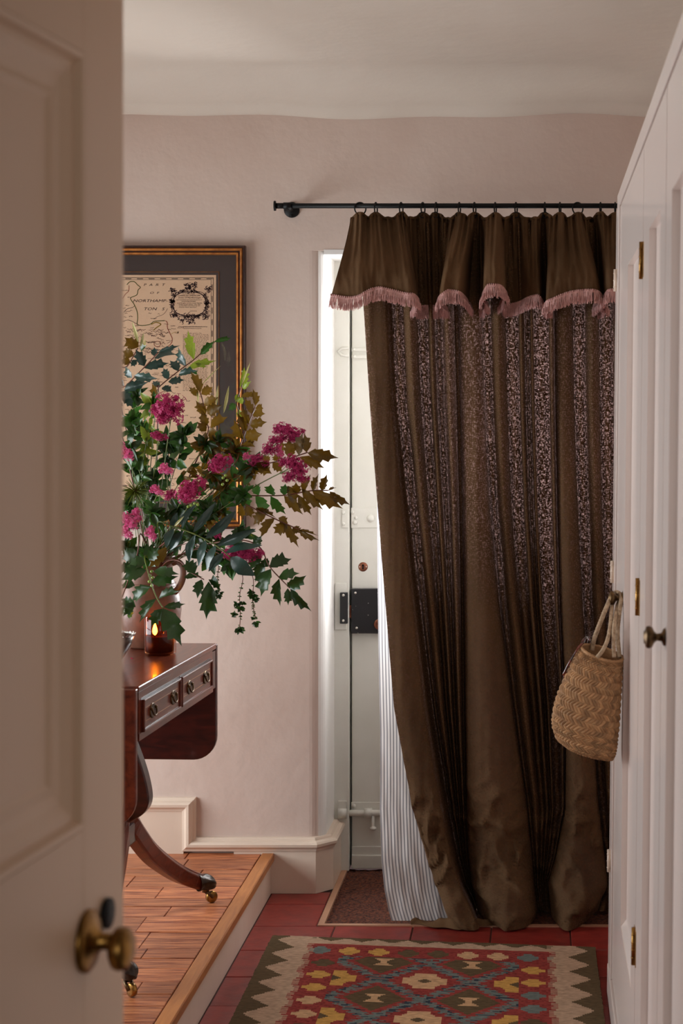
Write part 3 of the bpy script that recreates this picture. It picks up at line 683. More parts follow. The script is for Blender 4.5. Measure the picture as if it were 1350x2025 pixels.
# doubled cloth strips added unseen behind folds and valleys to block door light
for a, b_, kind, u0, u1 in (('L0', 'L1', 'L', 0, 1), ('M0', 'M1', 'B', -.05, .60), ('R0', 'R1', 'B', -.04, 1.04), ('L1', 'M0', 'v', .15, .36), ('L1', 'M0', 'v', .53, .62), ('L1', 'M0', 'v', .93, 1.02), ('M1', 'R0', 'v', .12, .32), ('M1', 'R0', 'v', .50, .58), ('M1', 'R0', 'v', .66, .71), ('R1', 'E', 'v', .20, .38)):
    def fac(u, v, a=a, b_=b_, kind=kind, u0=u0, u1=u1):
        u = u0+(u1+(max(0, 1.0-u1)*smooth(.35, .6, v) if kind != 'v' else 0)-u0)*u if kind != 'v' else u0-.14*smooth(.42, .68, v)+(u1-u0+.28*smooth(.42, .68, v))*u
        py = PYT+(1795-PYT)*v; px = key(a, py)+4+(key(b_, py)-key(a, py)-6)*u
        y = ybase(v)+.006-(amp(v)*.70*(1-smooth(.3, 1, u)) if kind == 'L' else 0)
        return ((px-CX)*y/FPX, y, max(.006, EYE-(py-CY)*y/FPX))
    MB().grid(fac, 10, 40).build('facing', M_linenopaque, cur, fix=False)
# striped lining, showing where the leading edge falls open
LROW = [440, 900, 1000, 1100, 1280, 1450, 1560, 1600, 1700, 1760, 1800, 1834]
LPX = [740, 745, 745.5, 746, 748, 751.5, 751.5, 751, 754, 760, 768, 778]
nu, nv = 120, 120; lv = []; st_ = []
for j in range(nv):
    v = j/(nv-1)
    for i in range(nu):
        u = (i/(nu-1))**1.5
        py = PYT+(1795-PYT)*v; open_ = 1.
        for _ in range(3):
            p0 = interp(py, LROW, LPX); p0 = max(p0, key('L0', py)+8) if py < 980 else p0
            px = p0+(1258-p0)*u; a_ = key('L0', py); b_ = key('L1', py); open_ = 1-smooth(a_+.1*(b_-a_), a_+.78*(b_-a_), px)
            yh = ybase(1)+.022-open_*(amp(1)*.74+.055); hem = CY+(EYE-.004)*FPX/yh
            py = PYT+(hem-PYT)*v
        y = ybase(v)+.022-open_*(amp(v)*.74+.055*smooth(.9, 1, v))+.012*noise.noise(Vector((px*.03, v*3, 2)))*(.3+.7*(1-open_))
        y += .005*noise.noise(Vector((px*.08, v*25, 7)))*smooth(.5, .9, v)
        lv.append(((px-CX)*y/FPX, y, max(.004, EYE-(py-CY)*y/FPX))); st_.append((px-p0)*(1+.0*v)*2*PI/6.6*(1+.25*(1-v)))
lb = MB(); lb.add(lv, [(j*nu+i, j*nu+i+1, (j+1)*nu+i+1, (j+1)*nu+i) for j in range(nv-1) for i in range(nu-1)], True)
lo = lb.build('lining', M_tick, cur, fix=False, label='white lining with fine grey stripes')
at = lo.data.attributes.new('stripe', 'FLOAT', 'POINT')
at.data.foreach_set('value', st_)
# hem fold lying on the mat below the lining
def hemf(u, v):
    k = math.sin(PI*(.06+.90*u))**.6; px = 812+168*u
    yc = 5.045+.016*math.sin(u*7+1)+.008*math.sin(u*19); y = yc+(.5-v)*(.012+.046*k)
    z = .005+(.020+.012*math.sin(u*14+2))*k*math.sin(PI*min(1, v))*(.75+.5*noise.noise(Vector((u*9, v*2, 4))))
    return ((px-CX)*y/FPX, y, max(.004, z))
MB().grid(hemf, 80, 14).build('hem', M_linenopaque, cur, fix=False)

# valance: (bottom px, fringe-top py, top px, front 1 .. back 0)
VAL = [(655, 584, 692, .9), (686, 589, 704, .95), (709, 586, 715, 1), (729, 575, 727, 1), (748, 569.5, 738, 1), (768, 573, 752, 1), (801, 581, 778, 1), (817, 583, 793, 1), (825, 590, 798, .85), (826, 599, 802, .55), (818, 606, 808, .15), (832, 606, 824, 0), (850, 606, 846, .05), (868, 606, 866, .0), (882, 607, 876, .1), (876, 604, 884, .35), (868, 598, 890, .7), (869, 588, 896, .95), (876, 581, 902, 1.05), (888, 575, 913, 1), (908, 579, 927, 1), (920, 589, 931, .7), (926, 600, 937, .2), (938, 604, 944, 0), (958, 604, 952, .05), (962, 600, 955, .3), (955, 592, 958, .7), (956, 580, 961, 1), (964, 565, 968, 1.1), (979, 564, 983, 1.1), (991, 567, 990, 1), (999, 577, 993, .85), (999, 588, 996, .55), (990, 598, 1000, .2), (1000, 604, 1006, .0), (1026, 598.6, 1022, .1), (1045, 589, 1044, .35), (1062, 585, 1060, .45),
 (1070, 592, 1064, .4), (1073, 601, 1069, .15), (1082, 607, 1075, 0), (1086, 605, 1080, .4), (1079, 602, 1086, .75), (1082, 596, 1092, .95), (1095, 590.6, 1098, 1), (1118, 581, 1113, 1), (1141, 575.7, 1128, 1), (1171, 574.5, 1146, 1), (1184, 579, 1154, .9), (1190, 588, 1158, .65), (1180, 599, 1164, .25), (1170, 606, 1170, .05), (1186, 606, 1178, .0), (1198, 603, 1184, .3), (1193, 594, 1188, .7), (1201, 576, 1196, 1), (1217, 574.5, 1212, 1), (1240, 580, 1236, .9), (1262, 586, 1262, .6)]
VP_ = catmull([Vector(p) for p in [(a, b, c) for a, b, c, d in VAL]], 9); VD = [q.x for q in catmull([Vector((d, 0, 0)) for a, b, c, d in VAL], 9)]
NV = len(VP_); NRV = 44
vv = []
ringx = [p for p, _ in ring_px]
hemline = []
for j in range(NRV):
    v = j/(NRV-1)
    for i in range(NV):
        bpx, bpv, tpx = VP_[i]; d = VD[i]
        near = min(abs(tpx-r_) for r_ in ringx)
        tpy = 421.5+10*smooth(2, 17, near)+3*noise.noise(Vector((tpx*.13, 0, 0)))
        k = smooth(0, 1, v)*.5+v*.5
        px = tpx+(bpx-tpx)*(v**1.25 if tpx < 800 else k); py = tpy+(bpv-tpy)*v
        yt = 5.287-.012*d+.016*math.sin(tpx*.30+2*math.sin(tpx*.05))+.010*math.sin(tpx*.71)+.012*noise.noise(Vector((tpx*.2, 3, 0)))
        yb2 = 5.262-.18*d
        y = yt+(yb2-yt)*smooth(-.15, .9, v)-.035*math.sin(PI*v)*d+.02*math.sin(PI*v)*(1-d)
        X = (px-CX)*y/FPX; Z = EYE-(py-CY)*y/FPX
        y += .012*noise.noise(Vector((X*38, Z*5, 4)))*(1-.4*v)+.005*noise.noise(Vector((X*90, Z*22, 6)))
        if v < .05: y += .0
        vv.append((X, y, Z))
        if j == NRV-1: hemline.append(Vector((X, y, Z)))
va = MB(); va.add(vv, [(j*NV+i, j*NV+i+1, (j+1)*NV+i+1, (j+1)*NV+i) for j in range(NRV-1) for i in range(NV-1)], True)
val = va.build('valance', M_linenopaque, cur, fix=False)
# rounded heading along the top of the valance
MB().tube([Vector(vv[i])+Vector((0, .004, -.001)) for i in range(0, NV, 2)], .0055, 8).build('heading', M_linenopaque, cur)
# pink bullion fringe: braid with loops, and hanging threads
br = MB(); pts = hemline
L_ = [0.]
for i in range(1, len(pts)): L_.append(L_[-1]+(pts[i]-pts[i-1]).length)
def along(s):
    for i in range(1, len(L_)):
        if s <= L_[i]:
            t = (s-L_[i-1])/max(1e-9, L_[i]-L_[i-1]); return pts[i-1].lerp(pts[i], t), (pts[i]-pts[i-1]).normalized()
    return pts[-1], (pts[-1]-pts[-2]).normalized()
br.tube([p+Vector((0, -.003, -.003)) for p in pts[::2]], .0036, 6)
s = 0
while s < L_[-1]:
    p, t = along(s); br.ball(p+Vector((0, -.0045, .0012)), .0036, 6, (.8, 1, 1.2)); s += .0062
br.build('braid', M_fringe, val, label='dusty pink looped braid')
th = MB(); s = 0; Rf = random.Random(5)
while s < L_[-1]:
    p, t = along(s); nrm = Vector((t.y, -t.x, 0)); nrm = nrm.normalized() if nrm.length > 1e-6 else Vector((0, -1, 0))
    if nrm.y > 0: nrm = -nrm
    for q in range(2):
        ln = Rf.uniform(.030, .040); o = p+nrm*(.002+.003*q)+t*Rf.uniform(-.001, .001); sw = t*Rf.uniform(-.006, .006)+nrm*Rf.uniform(.000, .007)
        tip = o+Vector((0, 0, -ln))+sw; mid = o.lerp(tip, .5)+nrm*.002
        wdt = t*.00085
        th.add([o-wdt, o+wdt, mid-wdt*1.3, mid+wdt*1.3, mid+nrm*.0012, tip-wdt, tip+wdt], [(0, 1, 3, 2), (2, 3, 6, 5), (2, 4, 5), (4, 3, 6)], False)
    s += .00125
th.build('fringe', M_fringe, val, fix=False, kind='stuff')

# ================================================================== RUG
RUGW, RUGL = .93, 1.5
pal = dict(red=(140, 60, 54), red2=(122, 48, 45), olive=(92, 76, 54), taupe=(176, 148, 124), beige=(192, 154, 116), yellow=(190, 146, 78), blue=(104, 112, 108), navy=(50, 60, 70))
palL = {k: lin(v) for k, v in pal.items()}
def star(x, y, r):     # stepped flower
    x, y = abs(x), abs(y)
    return (x < r and y < r*.38) or (x < r*.45 and y < r) or (x+y < r*1.15 and x < r*.72 and y < r*.72)
def zig(t, per, lo, hi): 
    f = (t/per) % 1; return lo+(hi-lo)*abs(2*f-1)
def rugcol(u, v, rnd):
    su = min(u, RUGW-u); sv = min(v, RUGL-v)
    e1 = zig(v+.02, .12, .020, .078)
    if su < .135:
        if su < e1: 
            return 'olive'
        comb = .118+(.016 if (v/.011) % 1 < .5 else 0)+.006*math.sin(v*60)
        if su < comb: return 'taupe'
    if sv < .075:
        if sv < zig(u, .088, .006, .034): return 'olive'
        return 'taupe' if sv < .062 else 'red'
    uu = u-RUGW/2; p = uu/.2453; q = (v-.345)/.29
    # flower rows round the edge
    if sv < .16:
        k = round((u-.155)/.0835); fx = .155+k*.0835
        if .12 < u < RUGW-.12 and star(u-fx, sv-.118, .031): return ['blue', 'yellow', 'yellow', 'olive', 'olive', 'beige', 'beige', 'blue', 'blue'][k % 9]
        return 'red' if rnd < .8 else 'red2'
    if su < .215:
        k = round((v-.225)/.1); fv = .225+k*.1
        if star(su-.178, v-fv, .032): return ['olive', 'yellow', 'yellow', 'beige', 'beige', 'olive', 'blue', 'blue'][k % 8] if u < .5 else ['yellow', 'yellow', 'blue', 'blue', 'olive', 'yellow', 'yellow', 'blue'][k % 8]
        return 'red' if rnd < .8 else 'red2'
    if abs(p) < 1.06:
        fp = (p+.5)-round(p+.5); fq = (q+.5)-round(q+.5); d = abs(fp)+abs(fq)      # diamonds of the olive lozenges (centred at half steps)
        gp = p-round(p); gq = q-round(q)
        band = abs(d-.5)
        stp = .06+.045*(1 if (v/.018) % 1 < .5 else 0)+.02*noise.noise(Vector((u*60, v*140, 9)))
        if band < stp:
            dash = noise.noise(Vector((u*34, v*90, 1)))
            return 'navy' if dash > .22 else ('blue' if dash > -.32 else 'red2')
        if d < .5:
            if abs(fq) < .10 and abs(fp) < .022+.95*abs(fq)*.9 and abs(fq) > -.1: return 'beige'
            if d < .33: return 'olive'
            return 'red'
        if star(gp*.2453, gq*.29, .062):
            r2 = abs(gp*.2453)+abs(gq*.29)
            if r2 < .02: return 'olive'
            return 'beige' if abs(round(p)) == 0 else 'yellow'
    return 'red' if rnd < .78 else 'red2'
nu, nv = 156, 300
A0, A1 = Vector((-.757, 4.921)), Vector((.155, 4.812))
def rugpt(u, v):
    p = A0.lerp(A1, u/RUGW)+Vector((.004*(v/.6), -v))
    z = .011+.0012*noise.noise(Vector((u*9, v*9, 3)))
    return p.x, p.y, z
rv_, rf_, rc_ = [], [], []
for j in range(nv+1):
    for i in range(nu+1):
        x, yy, z = rugpt(RUGW*i/nu, RUGL*j/nv)
        if i in (0, nu) or j in (0, nv): x += R.uniform(-.0015, .0015); yy += R.uniform(-.0015, .0015)
        rv_.append((x, yy, z))
Rr = random.Random(11)
for j in range(nv):
    for i in range(nu):
        a = j*(nu+1)+i; rf_.append((a, a+nu+1, a+nu+2, a+1))
        # far end runs along the first rows, the pattern is drawn on the near-straight length
        rc_.append(palL[rugcol(RUGW*(i+.5)/nu, RUGL*(j+.5)/nv, Rr.random())])
n0 = len(rv_)
edge = [i for i in range(nu+1)]+[(j)*(nu+1)+nu for j in range(1, nv+1)]+[nv*(nu+1)+i for i in range(nu-1, -1, -1)]+[j*(nu+1) for j in range(nv-1, 0, -1)]
rv_ += [(rv_[k][0], rv_[k][1], .001) for k in edge]
m = len(edge)
for k in range(m): rf_.append((edge[k], edge[(k+1) % m], n0+(k+1) % m, n0+k)); rc_.append(palL['olive'] if k > nu else palL['taupe'])
rm = MB(); rm.add(rv_, rf_, False)
rug = rm.build('rug', M_rug, fix=True)
ca = rug.data.color_attributes.new('wool', 'FLOAT_COLOR', 'CORNER')
buf = []
for c3, p in zip(rc_, rug.data.polygons): buf += (list(c3)+[1.])*len(p.vertices)
ca.data.foreach_set('color', buf)
tag(rug, 'red kilim rug with olive and blue lozenges lying on the tiles', 'rug')

# ================================================================== DROP-LEAF TABLE
TZ = .85; TL = .385; TR = .275            # top height, half length, right half width
TC = Vector((-1.1967, 4.4686, ZP)); TA = -.0493
table = root('side_table', 'polished mahogany drop-leaf table with four claw-footed legs on the raised floor', 'table', TC, TA)
TM = RM[table.name]; TI = TM.inverted(); HT = TZ-ZP
b = MB(); b.box(-TR-.002, TR+.002, -TL-.002, TL+.002, HT-.016, HT); b.build('table_top', M_mahog, table, local=True, bev=.003)
b = MB(); b.box(-TR, TR, -TL+.004, TL-.035, HT-.130, HT-.016)
b.box(TR, TR+.0015, -TL+.004, TL-.035, HT-.130, HT-.113); fz = b.build('frieze', M_mahog, table, local=True)
for ya, yb_ in ((-.359, -.017), (-.004, .324)):
    za, zb = HT-.113, HT-.036
    dr = MB().box(TR, TR+.004, ya, yb_, za, zb).build('drawer', M_mahogdark if 0 else M_mahog, table, local=True)
    gap = MB(); gap.box(TR-.001, TR+.0008, ya-.004, yb_+.004, za-.004, zb+.004); gap.build('shadow_gap', M_mahogdark, dr, local=True)
    bd = MB(); e = .006
    for bx in ((ya, yb_, zb-e, zb), (ya, yb_, za, za+e), (ya, ya+e, za, zb), (yb_-e, yb_, za, zb)): bd.box(TR, TR+.0085, *bx)
    bd.build('cock_bead', M_mahog, dr, local=True, bev=.002)
    ib = MB()
    for bx in ((ya+.022, yb_-.022, zb-.0235, zb-.022), (ya+.022, yb_-.022, za+.022, za+.0235), (ya+.022, ya+.0235, za+.022, zb-.022), (yb_-.0235, yb_-.022, za+.022, zb-.022)): ib.box(TR+.003, TR+.0043, *bx)
    ib.build('stringing', M_inlay, dr, local=True)
    for yc in ((-.278, -.086) if ya < -.1 else (.076, .250)):
        zc = (za+zb)/2
        p = MB(); p.lathe([(.0185, 0), (.0185, .0015), (.0165, .003), (.0145, .0022), (.006, .0035), (.0001, .004)], (TR+.004, yc, zc), 'X', 24, fn=lambda q: Vector((q.x, q.y*1.25, q.z)))
        pl_ = p.build('pull_plate', M_brassdark, dr, local=True)
        p = MB(); pts = [(TR+.009+.004*math.sin(a), yc+.019*math.cos(a), zc+.006-.018*math.sin(a)) for a in [PI*k/12 for k in range(13)]]
        p.tube(pts, .0022, 7)
        for s_ in (-1, 1): p.ball((TR+.008, yc+s_*.019, zc+.006), .0042, 8)
        p.build('bail_handle', M_brassdark, pl_, local=True)
def leaf_poly(): return rounded_rect(-TR, TR, HT-.3275, HT-.012, .066, 8, (1, 1, 0, 0))
for s_ in (-1, 1):
    y0 = s_*(TL+.006); lf = MB()
    poly = [(x, z) for x, z in rounded_rect(-TR-.001, TR+.001, HT-.3275, HT-.004, .066, 8, (1, 1, 0, 0))]
    # upper corners square
    poly = [p for p in poly if p[1] < HT-.10]+[(TR+.001, HT-.004), (-TR-.001, HT-.004)]
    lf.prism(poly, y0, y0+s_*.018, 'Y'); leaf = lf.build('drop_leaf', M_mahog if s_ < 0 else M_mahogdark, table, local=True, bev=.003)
    if s_ < 0:
        il = MB(); k = .03; pin = [(x*(1-k/TR*.98), z) for x, z in poly]; yo = y0-.0185
        ip = [(x, max(z, HT-.3275+k)) for x, z in pin]
        il.tube([(x, yo, z) for x, z in ip], .0011, 5, closed=True); il.build('stringing', M_inlay, leaf, local=True)
b = MB(); b.box(-TR+.002, TR-.001, TL-.034, TL+.005, HT-.124, HT-.02); b.build('leaf_bracket', M_mahogdark, table, local=True)
# pedestal: a lyre-shaped board
yp = 0.0
pr = [(.09, HT-.13), (.135, .585), (.152, .54), (.176, .478), (.191, .43), (.199, .387), (.196, .36), (.183, .34), (.160, .325), (.12, .30)]
prs = catmull([Vector((a, 0, b_)) for a, b_ in pr], 6); poly = [(p.x, p.z) for p in prs]+[(-p.x, p.z) for p in reversed(prs)]
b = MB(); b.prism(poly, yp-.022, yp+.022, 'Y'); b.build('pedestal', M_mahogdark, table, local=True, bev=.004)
b = MB(); b.box(-.2, .2, -.09, .09, HT-.135, HT-.13+.001); b.build('pedestal_bearer', M_mahogdark, table, local=True)
b = MB(); b.box(-.15, .15, -.06, .06, .255, .31); b.build('pedestal_block', M_mahogdark, table, local=True, bev=.006)
legpts = [P(*q) for q in ((238, 1606, 4.47), (258, 1630, 4.50), (275, 1656, 4.55), (297, 1685, 4.62), (324, 1708, 4.70), (353, 1727, 4.77), (380, 1739, 4.81), (399, 1744, 4.83))]
legl = [TI @ p for p in legpts]; legc = catmull(legl, 5)
legr = [interp(i/(len(legc)-1), [0, .3, .7, 1], [.030, .029, .024, .021]) for i in range(len(legc))]
secL = [(-.55, -1), (.55, -1), (.62, -.7), (.62, .55), (.4, .8), (.3, 1), (-.3, 1), (-.4, .8), (-.62, .55), (-.62, -.7)]
for sx in (1, -1):
    for sy in (1, -1):
        m_ = lambda v: Vector((v.x*sx, v.y*sy, v.z))
        lg = MB(); lg.tube([m_(p) for p in legc], legr, sec=secL, up=(0, 0, 1)); leg = lg.build('leg', M_mahog, table, local=True, bev=.002)
        if sx < 0: 
            pass
        end = legc[-1]; d = (legc[-1]-legc[-3]); d.z = 0; d.normalize()
        n_ = Vector((-d.y, d.x, 0))
        paw = MB()
        def claw(u, v):   # gripping claw cap: ribbed, rounded nose
            a = 2*PI*u; t = v; rr = .0215*math.sqrt(max(.0005, 1-(max(0, t-.35)/.65)**2.2))*(1.0 if t > .12 else 1.14)*(1+.10*math.cos(a*5)*smooth(.15, .45, t))
            q = end+d*(-.012+.056*t)+n_*(rr*math.sin(a))+Vector((0, 0, rr*1.0*math.cos(a)-.012*t*t)); return m_(q)
        paw.grid(claw, 40, 14, loop=True); pw = paw.build('claw_cap', M_claw, leg, local=True, label='carved claw foot with bronze ribs')
        cw_ = end+d*.012; wz = .0165
        cs = MB(); cs.tube([m_(cw_+Vector((0, 0, -.012))), m_(cw_+Vector((0, 0, -.030)))], .010, 12)
        for s2 in (-1, 1):
            cs.tube([m_(cw_+n_*(.0085*s2)+Vector((0, 0, -.028))), m_(Vector((cw_.x, cw_.y, wz))+d*.018+n_*(.0085*s2))], .0045, 8)
        cs.build('caster_fork', M_brassdark, leg, local=True)
        wc = Vector((cw_.x, cw_.y, wz))+d*.018; wh = MB()
        wh.tube([m_(wc-n_*.007), m_(wc-n_*.005), m_(wc+n_*.005), m_(wc+n_*.007)], [.013, .0163, .0163, .013], 24); wh.build('caster_wheel', M_brass, leg, local=True)

# ================================================================== ON THE TABLE
# candle in a smoky glass
cc = Vector((-1.008, 4.615, TZ))
cn = root('candle', 'lit dark red candle in a smoky amber glass at the right of the table', 'candle', cc)
g = MB(); g.lathe([(.0001, .0006), (.038, .0006), (.0415, .004), (.0415, .097), (.0405, .0985), (.0395, .097), (.0395, .010), (.036, .007), (.0001, .006)], cc, 'Z', 48); g.build('glass', M_amber, cn)
def waxtop(q): return q
g = MB(); g.lathe([(.0001, .0075), (.034, .0075), (.0385, .011), (.0388, .050), (.030, .0465), (.012, .0455), (.0001, .0455)], cc, 'Z', 40); g.build('wax', M_wax, cn)
wk = cc+Vector((-.014, -.006, 0))
g = MB(); g.tube([wk+Vector((0, 0, .044)), wk+Vector((.001, 0, .052)), wk+Vector((.003, 0, .057))], .0012, 6); g.build('wick', M_black, cn)
g = MB(); g.lathe([(.0001, .051), (.0045, .055), (.0068, .061), (.006, .069), (.0032, .078), (.0001, .087)], wk+Vector((.001, 0, 0)), 'Z', 14); g.build('flame', M_flame, cn)
ld = bpy.data.lights.new('candle_light', 'POINT'); ld.energy = .55; ld.color = (1., .50, .16); ld.shadow_soft_size = .006
lo_ = bpy.data.objects.new('candle_light', ld); COL.objects.link(lo_); lo_.location = wk+Vector((.001, 0, .066)); lo_['kind'] = 'helper'
# terracotta jug
jc = Vector((-1.068, 4.76, TZ))
jug = root('jug', 'glazed terracotta jug holding the flower arrangement', 'jug', jc)
jp = [(.0001, .001), (.052, .001), (.058, .006), (.070, .035), (.082, .075), (.0855, .105), (.083, .135), (.074, .165), (.064, .188), (.060, .205), (.062, .222), (.070, .238), (.074, .246), (.0745, .252), (.070, .253), (.066, .244), (.056, .222), (.054, .205), (.058, .188), (.069, .163), (.077, .135), (.079, .105), (.06, .03), (.0001, .02)]
MB().lathe(jp, jc, 'Z', 48).build('body', M_terra, jug)
ring_ = MB()
for h, r_ in ((.176, .0695), (.168, .0725)): ring_.tube([jc+Vector((r_*math.cos(a), r_*math.sin(a), h)) for a in [2*PI*k/40 for k in range(40)]], .0016, 6, closed=True)
ring_.build('incised_ring', M_terra, jug)
hp = catmull([jc+Vector(v) for v in ((.066, -.02, .232), (.082, -.026, .236), (.096, -.03, .222), (.097, -.03, .195), (.087, -.026, .170), (.072, -.02, .152))], 6)
MB().tube(hp, .0068, 10, sec=[(math.cos(t)*1.25, math.sin(t)*.75) for t in [2*PI*k/12 for k in range(12)]], up=(0, 1, 0)).build('handle', M_terra, jug)
# bowl, its right side showing past the open door
bc = Vector((-1.105, 4.405, TZ))
bowl = root('bowl', 'dark brown bowl lined with crinkled silver, behind the door edge on the table', 'bowl', bc)
MB().lathe([(.0001, .001), (.034, .001), (.036, .006), (.05, .022), (.066, .048), (.075, .074), (.072, .0755), (.063, .05), (.046, .026), (.0001, .016)], bc, 'Z', 48).build('body', M_bowl, bowl)
def crk(u, v):
    a = 2*PI*u; r_ = .018+.0605*v; z = .020+.060*v**1.6; j_ = .004*noise.noise(Vector((math.cos(a)*9, math.sin(a)*9, v*9)))
    return bc+Vector((r_*math.cos(a)*(1+j_*3), r_*math.sin(a)*(1+j_*3), z+j_*(.4+v)))
MB().grid(crk, 90, 16, loop=True).build('silver_lining', M_silver, bowl)
pt_ = MB(); o_ = Vector((-1.055, 4.50, TZ+.0015))
pt_.grid(lambda u, v: o_+Vector(((u-.5)*.008, (v-.5)*.014, .0015+.004*abs(u-.5)*2)), 4, 5)
tag(pt_.build('petal', M_petal), 'fallen magenta petal on the table beside the candle', 'petal')

# ================================================================== FRAMED MAP
YM = 5.392
def mp_(px, py): q = P(px, py, YM); return q.x, q.z
fx1, fz1 = mp_(485, 486); fx0 = fx1-.82; fz0 = mp_(0, 1046)[1]
mapo = root('framed_map', 'old county map in a gilt-edged dark frame with brown mount', 'picture', ((fx0+fx1)/2, YB, fz0))
MB().frame(fx0, fx1, fz0, fz1, YB, [(0, -.001), (0, -.024), (.003, -.027), (.0065, -.027), (.0075, -.024), (.0155, -.022), (.0165, -.0215), (.0205, -.0215), (.0205, -.001)]).build('frame', M_frame, mapo)
MB().frame(fx0, fx1, fz0, fz1, YB, [(.007, -.004), (.007, -.024), (.009, -.0275), (.012, -.0285), (.015, -.0275), (.0165, -.0235), (.0165, -.004)]).build('gilt_slip', M_gold, mapo)
MB().frame(fx0, fx1, fz0, fz1, YB, [(.0205, -.004), (.0205, -.022), (.0225, -.0245), (.026, -.0235), (.0285, -.019), (.0285, -.004)]).build('gilt_slip', M_gold, mapo)
MB().box(fx0+.02, fx1-.02, YB-.012, YB-.003, fz0+.02, fz1-.02).build('mount', M_matboard, mapo)
mx1, mz1 = mp_(426.5, 543.5); mx0 = fx0+(fx1-mx1); mz0 = fz0+(fz1-mz1)
YPp = YB-.0125
gx1, gz1 = mp_(432.5, 537)
MB().frame(fx0+(fx1-gx1), gx1, fz0+(fz1-gz1), gz1, YB-.012, [(0, 0), (0, -.0012), (.0014, -.0012), (.0014, 0)]).build('gilt_line', M_gold, mapo)
sheet = MB().box(mx0, mx1, YPp, YPp+.0006, mz0, mz1).build('map_sheet', M_paper, mapo)
YI = YPp-.0005
ln = MB()
def strip(mb, pts, wd, y=YI):
    for i in range(len(pts)-1):
        a, b_ = Vector(pts[i]), Vector(pts[i+1]); d = (b_-a); 
        if d.length < 1e-7: continue
        d.normalize(); n_ = Vector((-d.y, d.x))*wd/2; a2 = a-d*wd*.2; b2 = b_+d*wd*.2
        mb.add([(a2.x+n_.x, y, a2.y+n_.y), (a2.x-n_.x, y, a2.y-n_.y), (b2.x-n_.x, y, b2.y-n_.y), (b2.x+n_.x, y, b2.y+n_.y)], [(0, 1, 2, 3)])
def fr_(mb, px1, py1, wd):
    x1, z1 = mp_(px1, py1); x0_ = mx0+(mx1-x1); z0_ = mz0+(mz1-z1)
    strip(mb, [(x0_, z0_), (x1, z0_), (x1, z1), (x0_, z1), (x0_, z0_)], wd)
fr_(ln, 421, 549, .0014); fr_(ln, 416.5, 553, .0009)
x1, z1 = mp_(418.6, 551); z0_ = mz0+(mz1-z1); x0_ = mx0+(mx1-x1); k = 0     # graduated border
L2 = x1-x0_; zz = z1
while zz > z0_:
    if k % 2: strip(ln, [(x1, zz), (x1, zz-.018)], .0020)
    zz -= .018; k += 1
xx = x0_; k = 0
while xx < x1:
    if k % 2: strip(ln, [(xx, z1), (xx+.018, z1)], .0020)
    xx += .018; k += 1
ln.build('map_border', M_ink, sheet)
def gpx(pts): return [mp_(*p) for p in pts]
def crv(pts, n=5): return [(p.x, p.y) for p in catmull([Vector((a, b_, 0)) for a, b_ in pts], n)]
Z5 = lambda x, y: (230+x/6.429, 530+y/6.429)          # crop -> image position
gl = MB(); strip(gl, crv(gpx([Z5(*p) for p in ((130, 210), (165, 175), (225, 175), (265, 215), (300, 245), (270, 280), (255, 340), (180, 375), (185, 410), (220, 460), (260, 560), (265, 650), (262, 715), (330, 730), (420, 715), (470, 680), (530, 672), (610, 668))])), .0022); gl.build('map_line', M_inkgreen, sheet, label='green boundary line')
gl = MB(); strip(gl, crv(gpx([Z5(*p) for p in ((620, 670), (640, 690), (645, 760), (680, 840), (705, 900), (690, 960), (640, 1005), (600, 1060), (560, 1110))])), .0019)
strip(gl, crv(gpx([Z5(*p) for p in ((75, 385), (110, 330), (150, 290), (155, 220))])), .0016)
strip(gl, crv(gpx([Z5(515+42*math.cos(a), 965+34*math.sin(a)) for a in [2*PI*k/10 for k in range(11)]])), .0014); gl.build('map_line', M_inkred, sheet, label='red boundary line')
gl = MB(); strip(gl, crv(gpx([Z5(*p) for p in ((440, 715), (500, 690), (560, 715), (500, 760), (470, 790))])), .0030); strip(gl, crv(gpx([Z5(*p) for p in ((690, 840), (740, 815), (790, 820))])), .0012); gl.build('map_line', M_inkyellow, sheet, label='yellow boundary line')
gl = MB(); strip(gl, crv(gpx([Z5(*p) for p in ((645, 515), (610, 570), (570, 600), (520, 615), (470, 650))])), .0009); strip(gl, crv(gpx([Z5(*p) for p in ((90, 560), (130, 520), (200, 500), (225, 480))])), .0014); strip(gl, crv(gpx([Z5(*p) for p in ((80, 680), (140, 660), (200, 680), (260, 715))])), .0012); gl.build('map_line', M_ink, sheet, label='dark river line')
# fine engraving: place names and hills far too small to read
eg = MB(); Re = random.Random(21)
def scrib(px, py, n, s=1., wd=.00085):
    x, y = px, py; pts = []
    for i in range(n):
        pts.append(mp_(x, y+Re.uniform(-1.3, 1.3)*s)); x += Re.uniform(.6, 1.6)*s
    strip(eg, pts, wd)
def free(px, py):
    if 328 < px < 424 and 550 < py < 640: return False
    if 258 < px < 342 and 558 < py < 618: return False
    return px < 414 and py < 1030
for k in range(520):
    px = Re.uniform(238, 412); py = Re.uniform(560, 1028)
    if py < 600 and px > 282: continue
    if not free(px, py) or (px > 352 and py < 780): continue
    scrib(px, py, Re.randint(5, 13), .9)
for k in range(60):
    px = Re.uniform(240, 330); py = Re.uniform(650, 700)
    if free(px, py): scrib(px, py, Re.randint(5, 9), 1.5, .0010)
py = 659
for r_ in range(40):
    px = 361 if r_ else 368
    while px < (409 if r_ else 400): 
        n = Re.randint(4, 9); scrib(px, py, n, .55, .0008); px += n*.62+1.2
    py += 2.9
for px0, px1_, py, wd in ((352, 408, 646, .0014), (362, 398, 649.5, .0012)): 
    px = px0
    while px < px1_: strip(eg, [mp_(px, py+Re.uniform(-.4, .4)), mp_(px+3, py+Re.uniform(-.4, .4))], wd); px += 3.6
eg.build('map_engraving', M_inksoft, sheet, fix=False, kind='stuff')
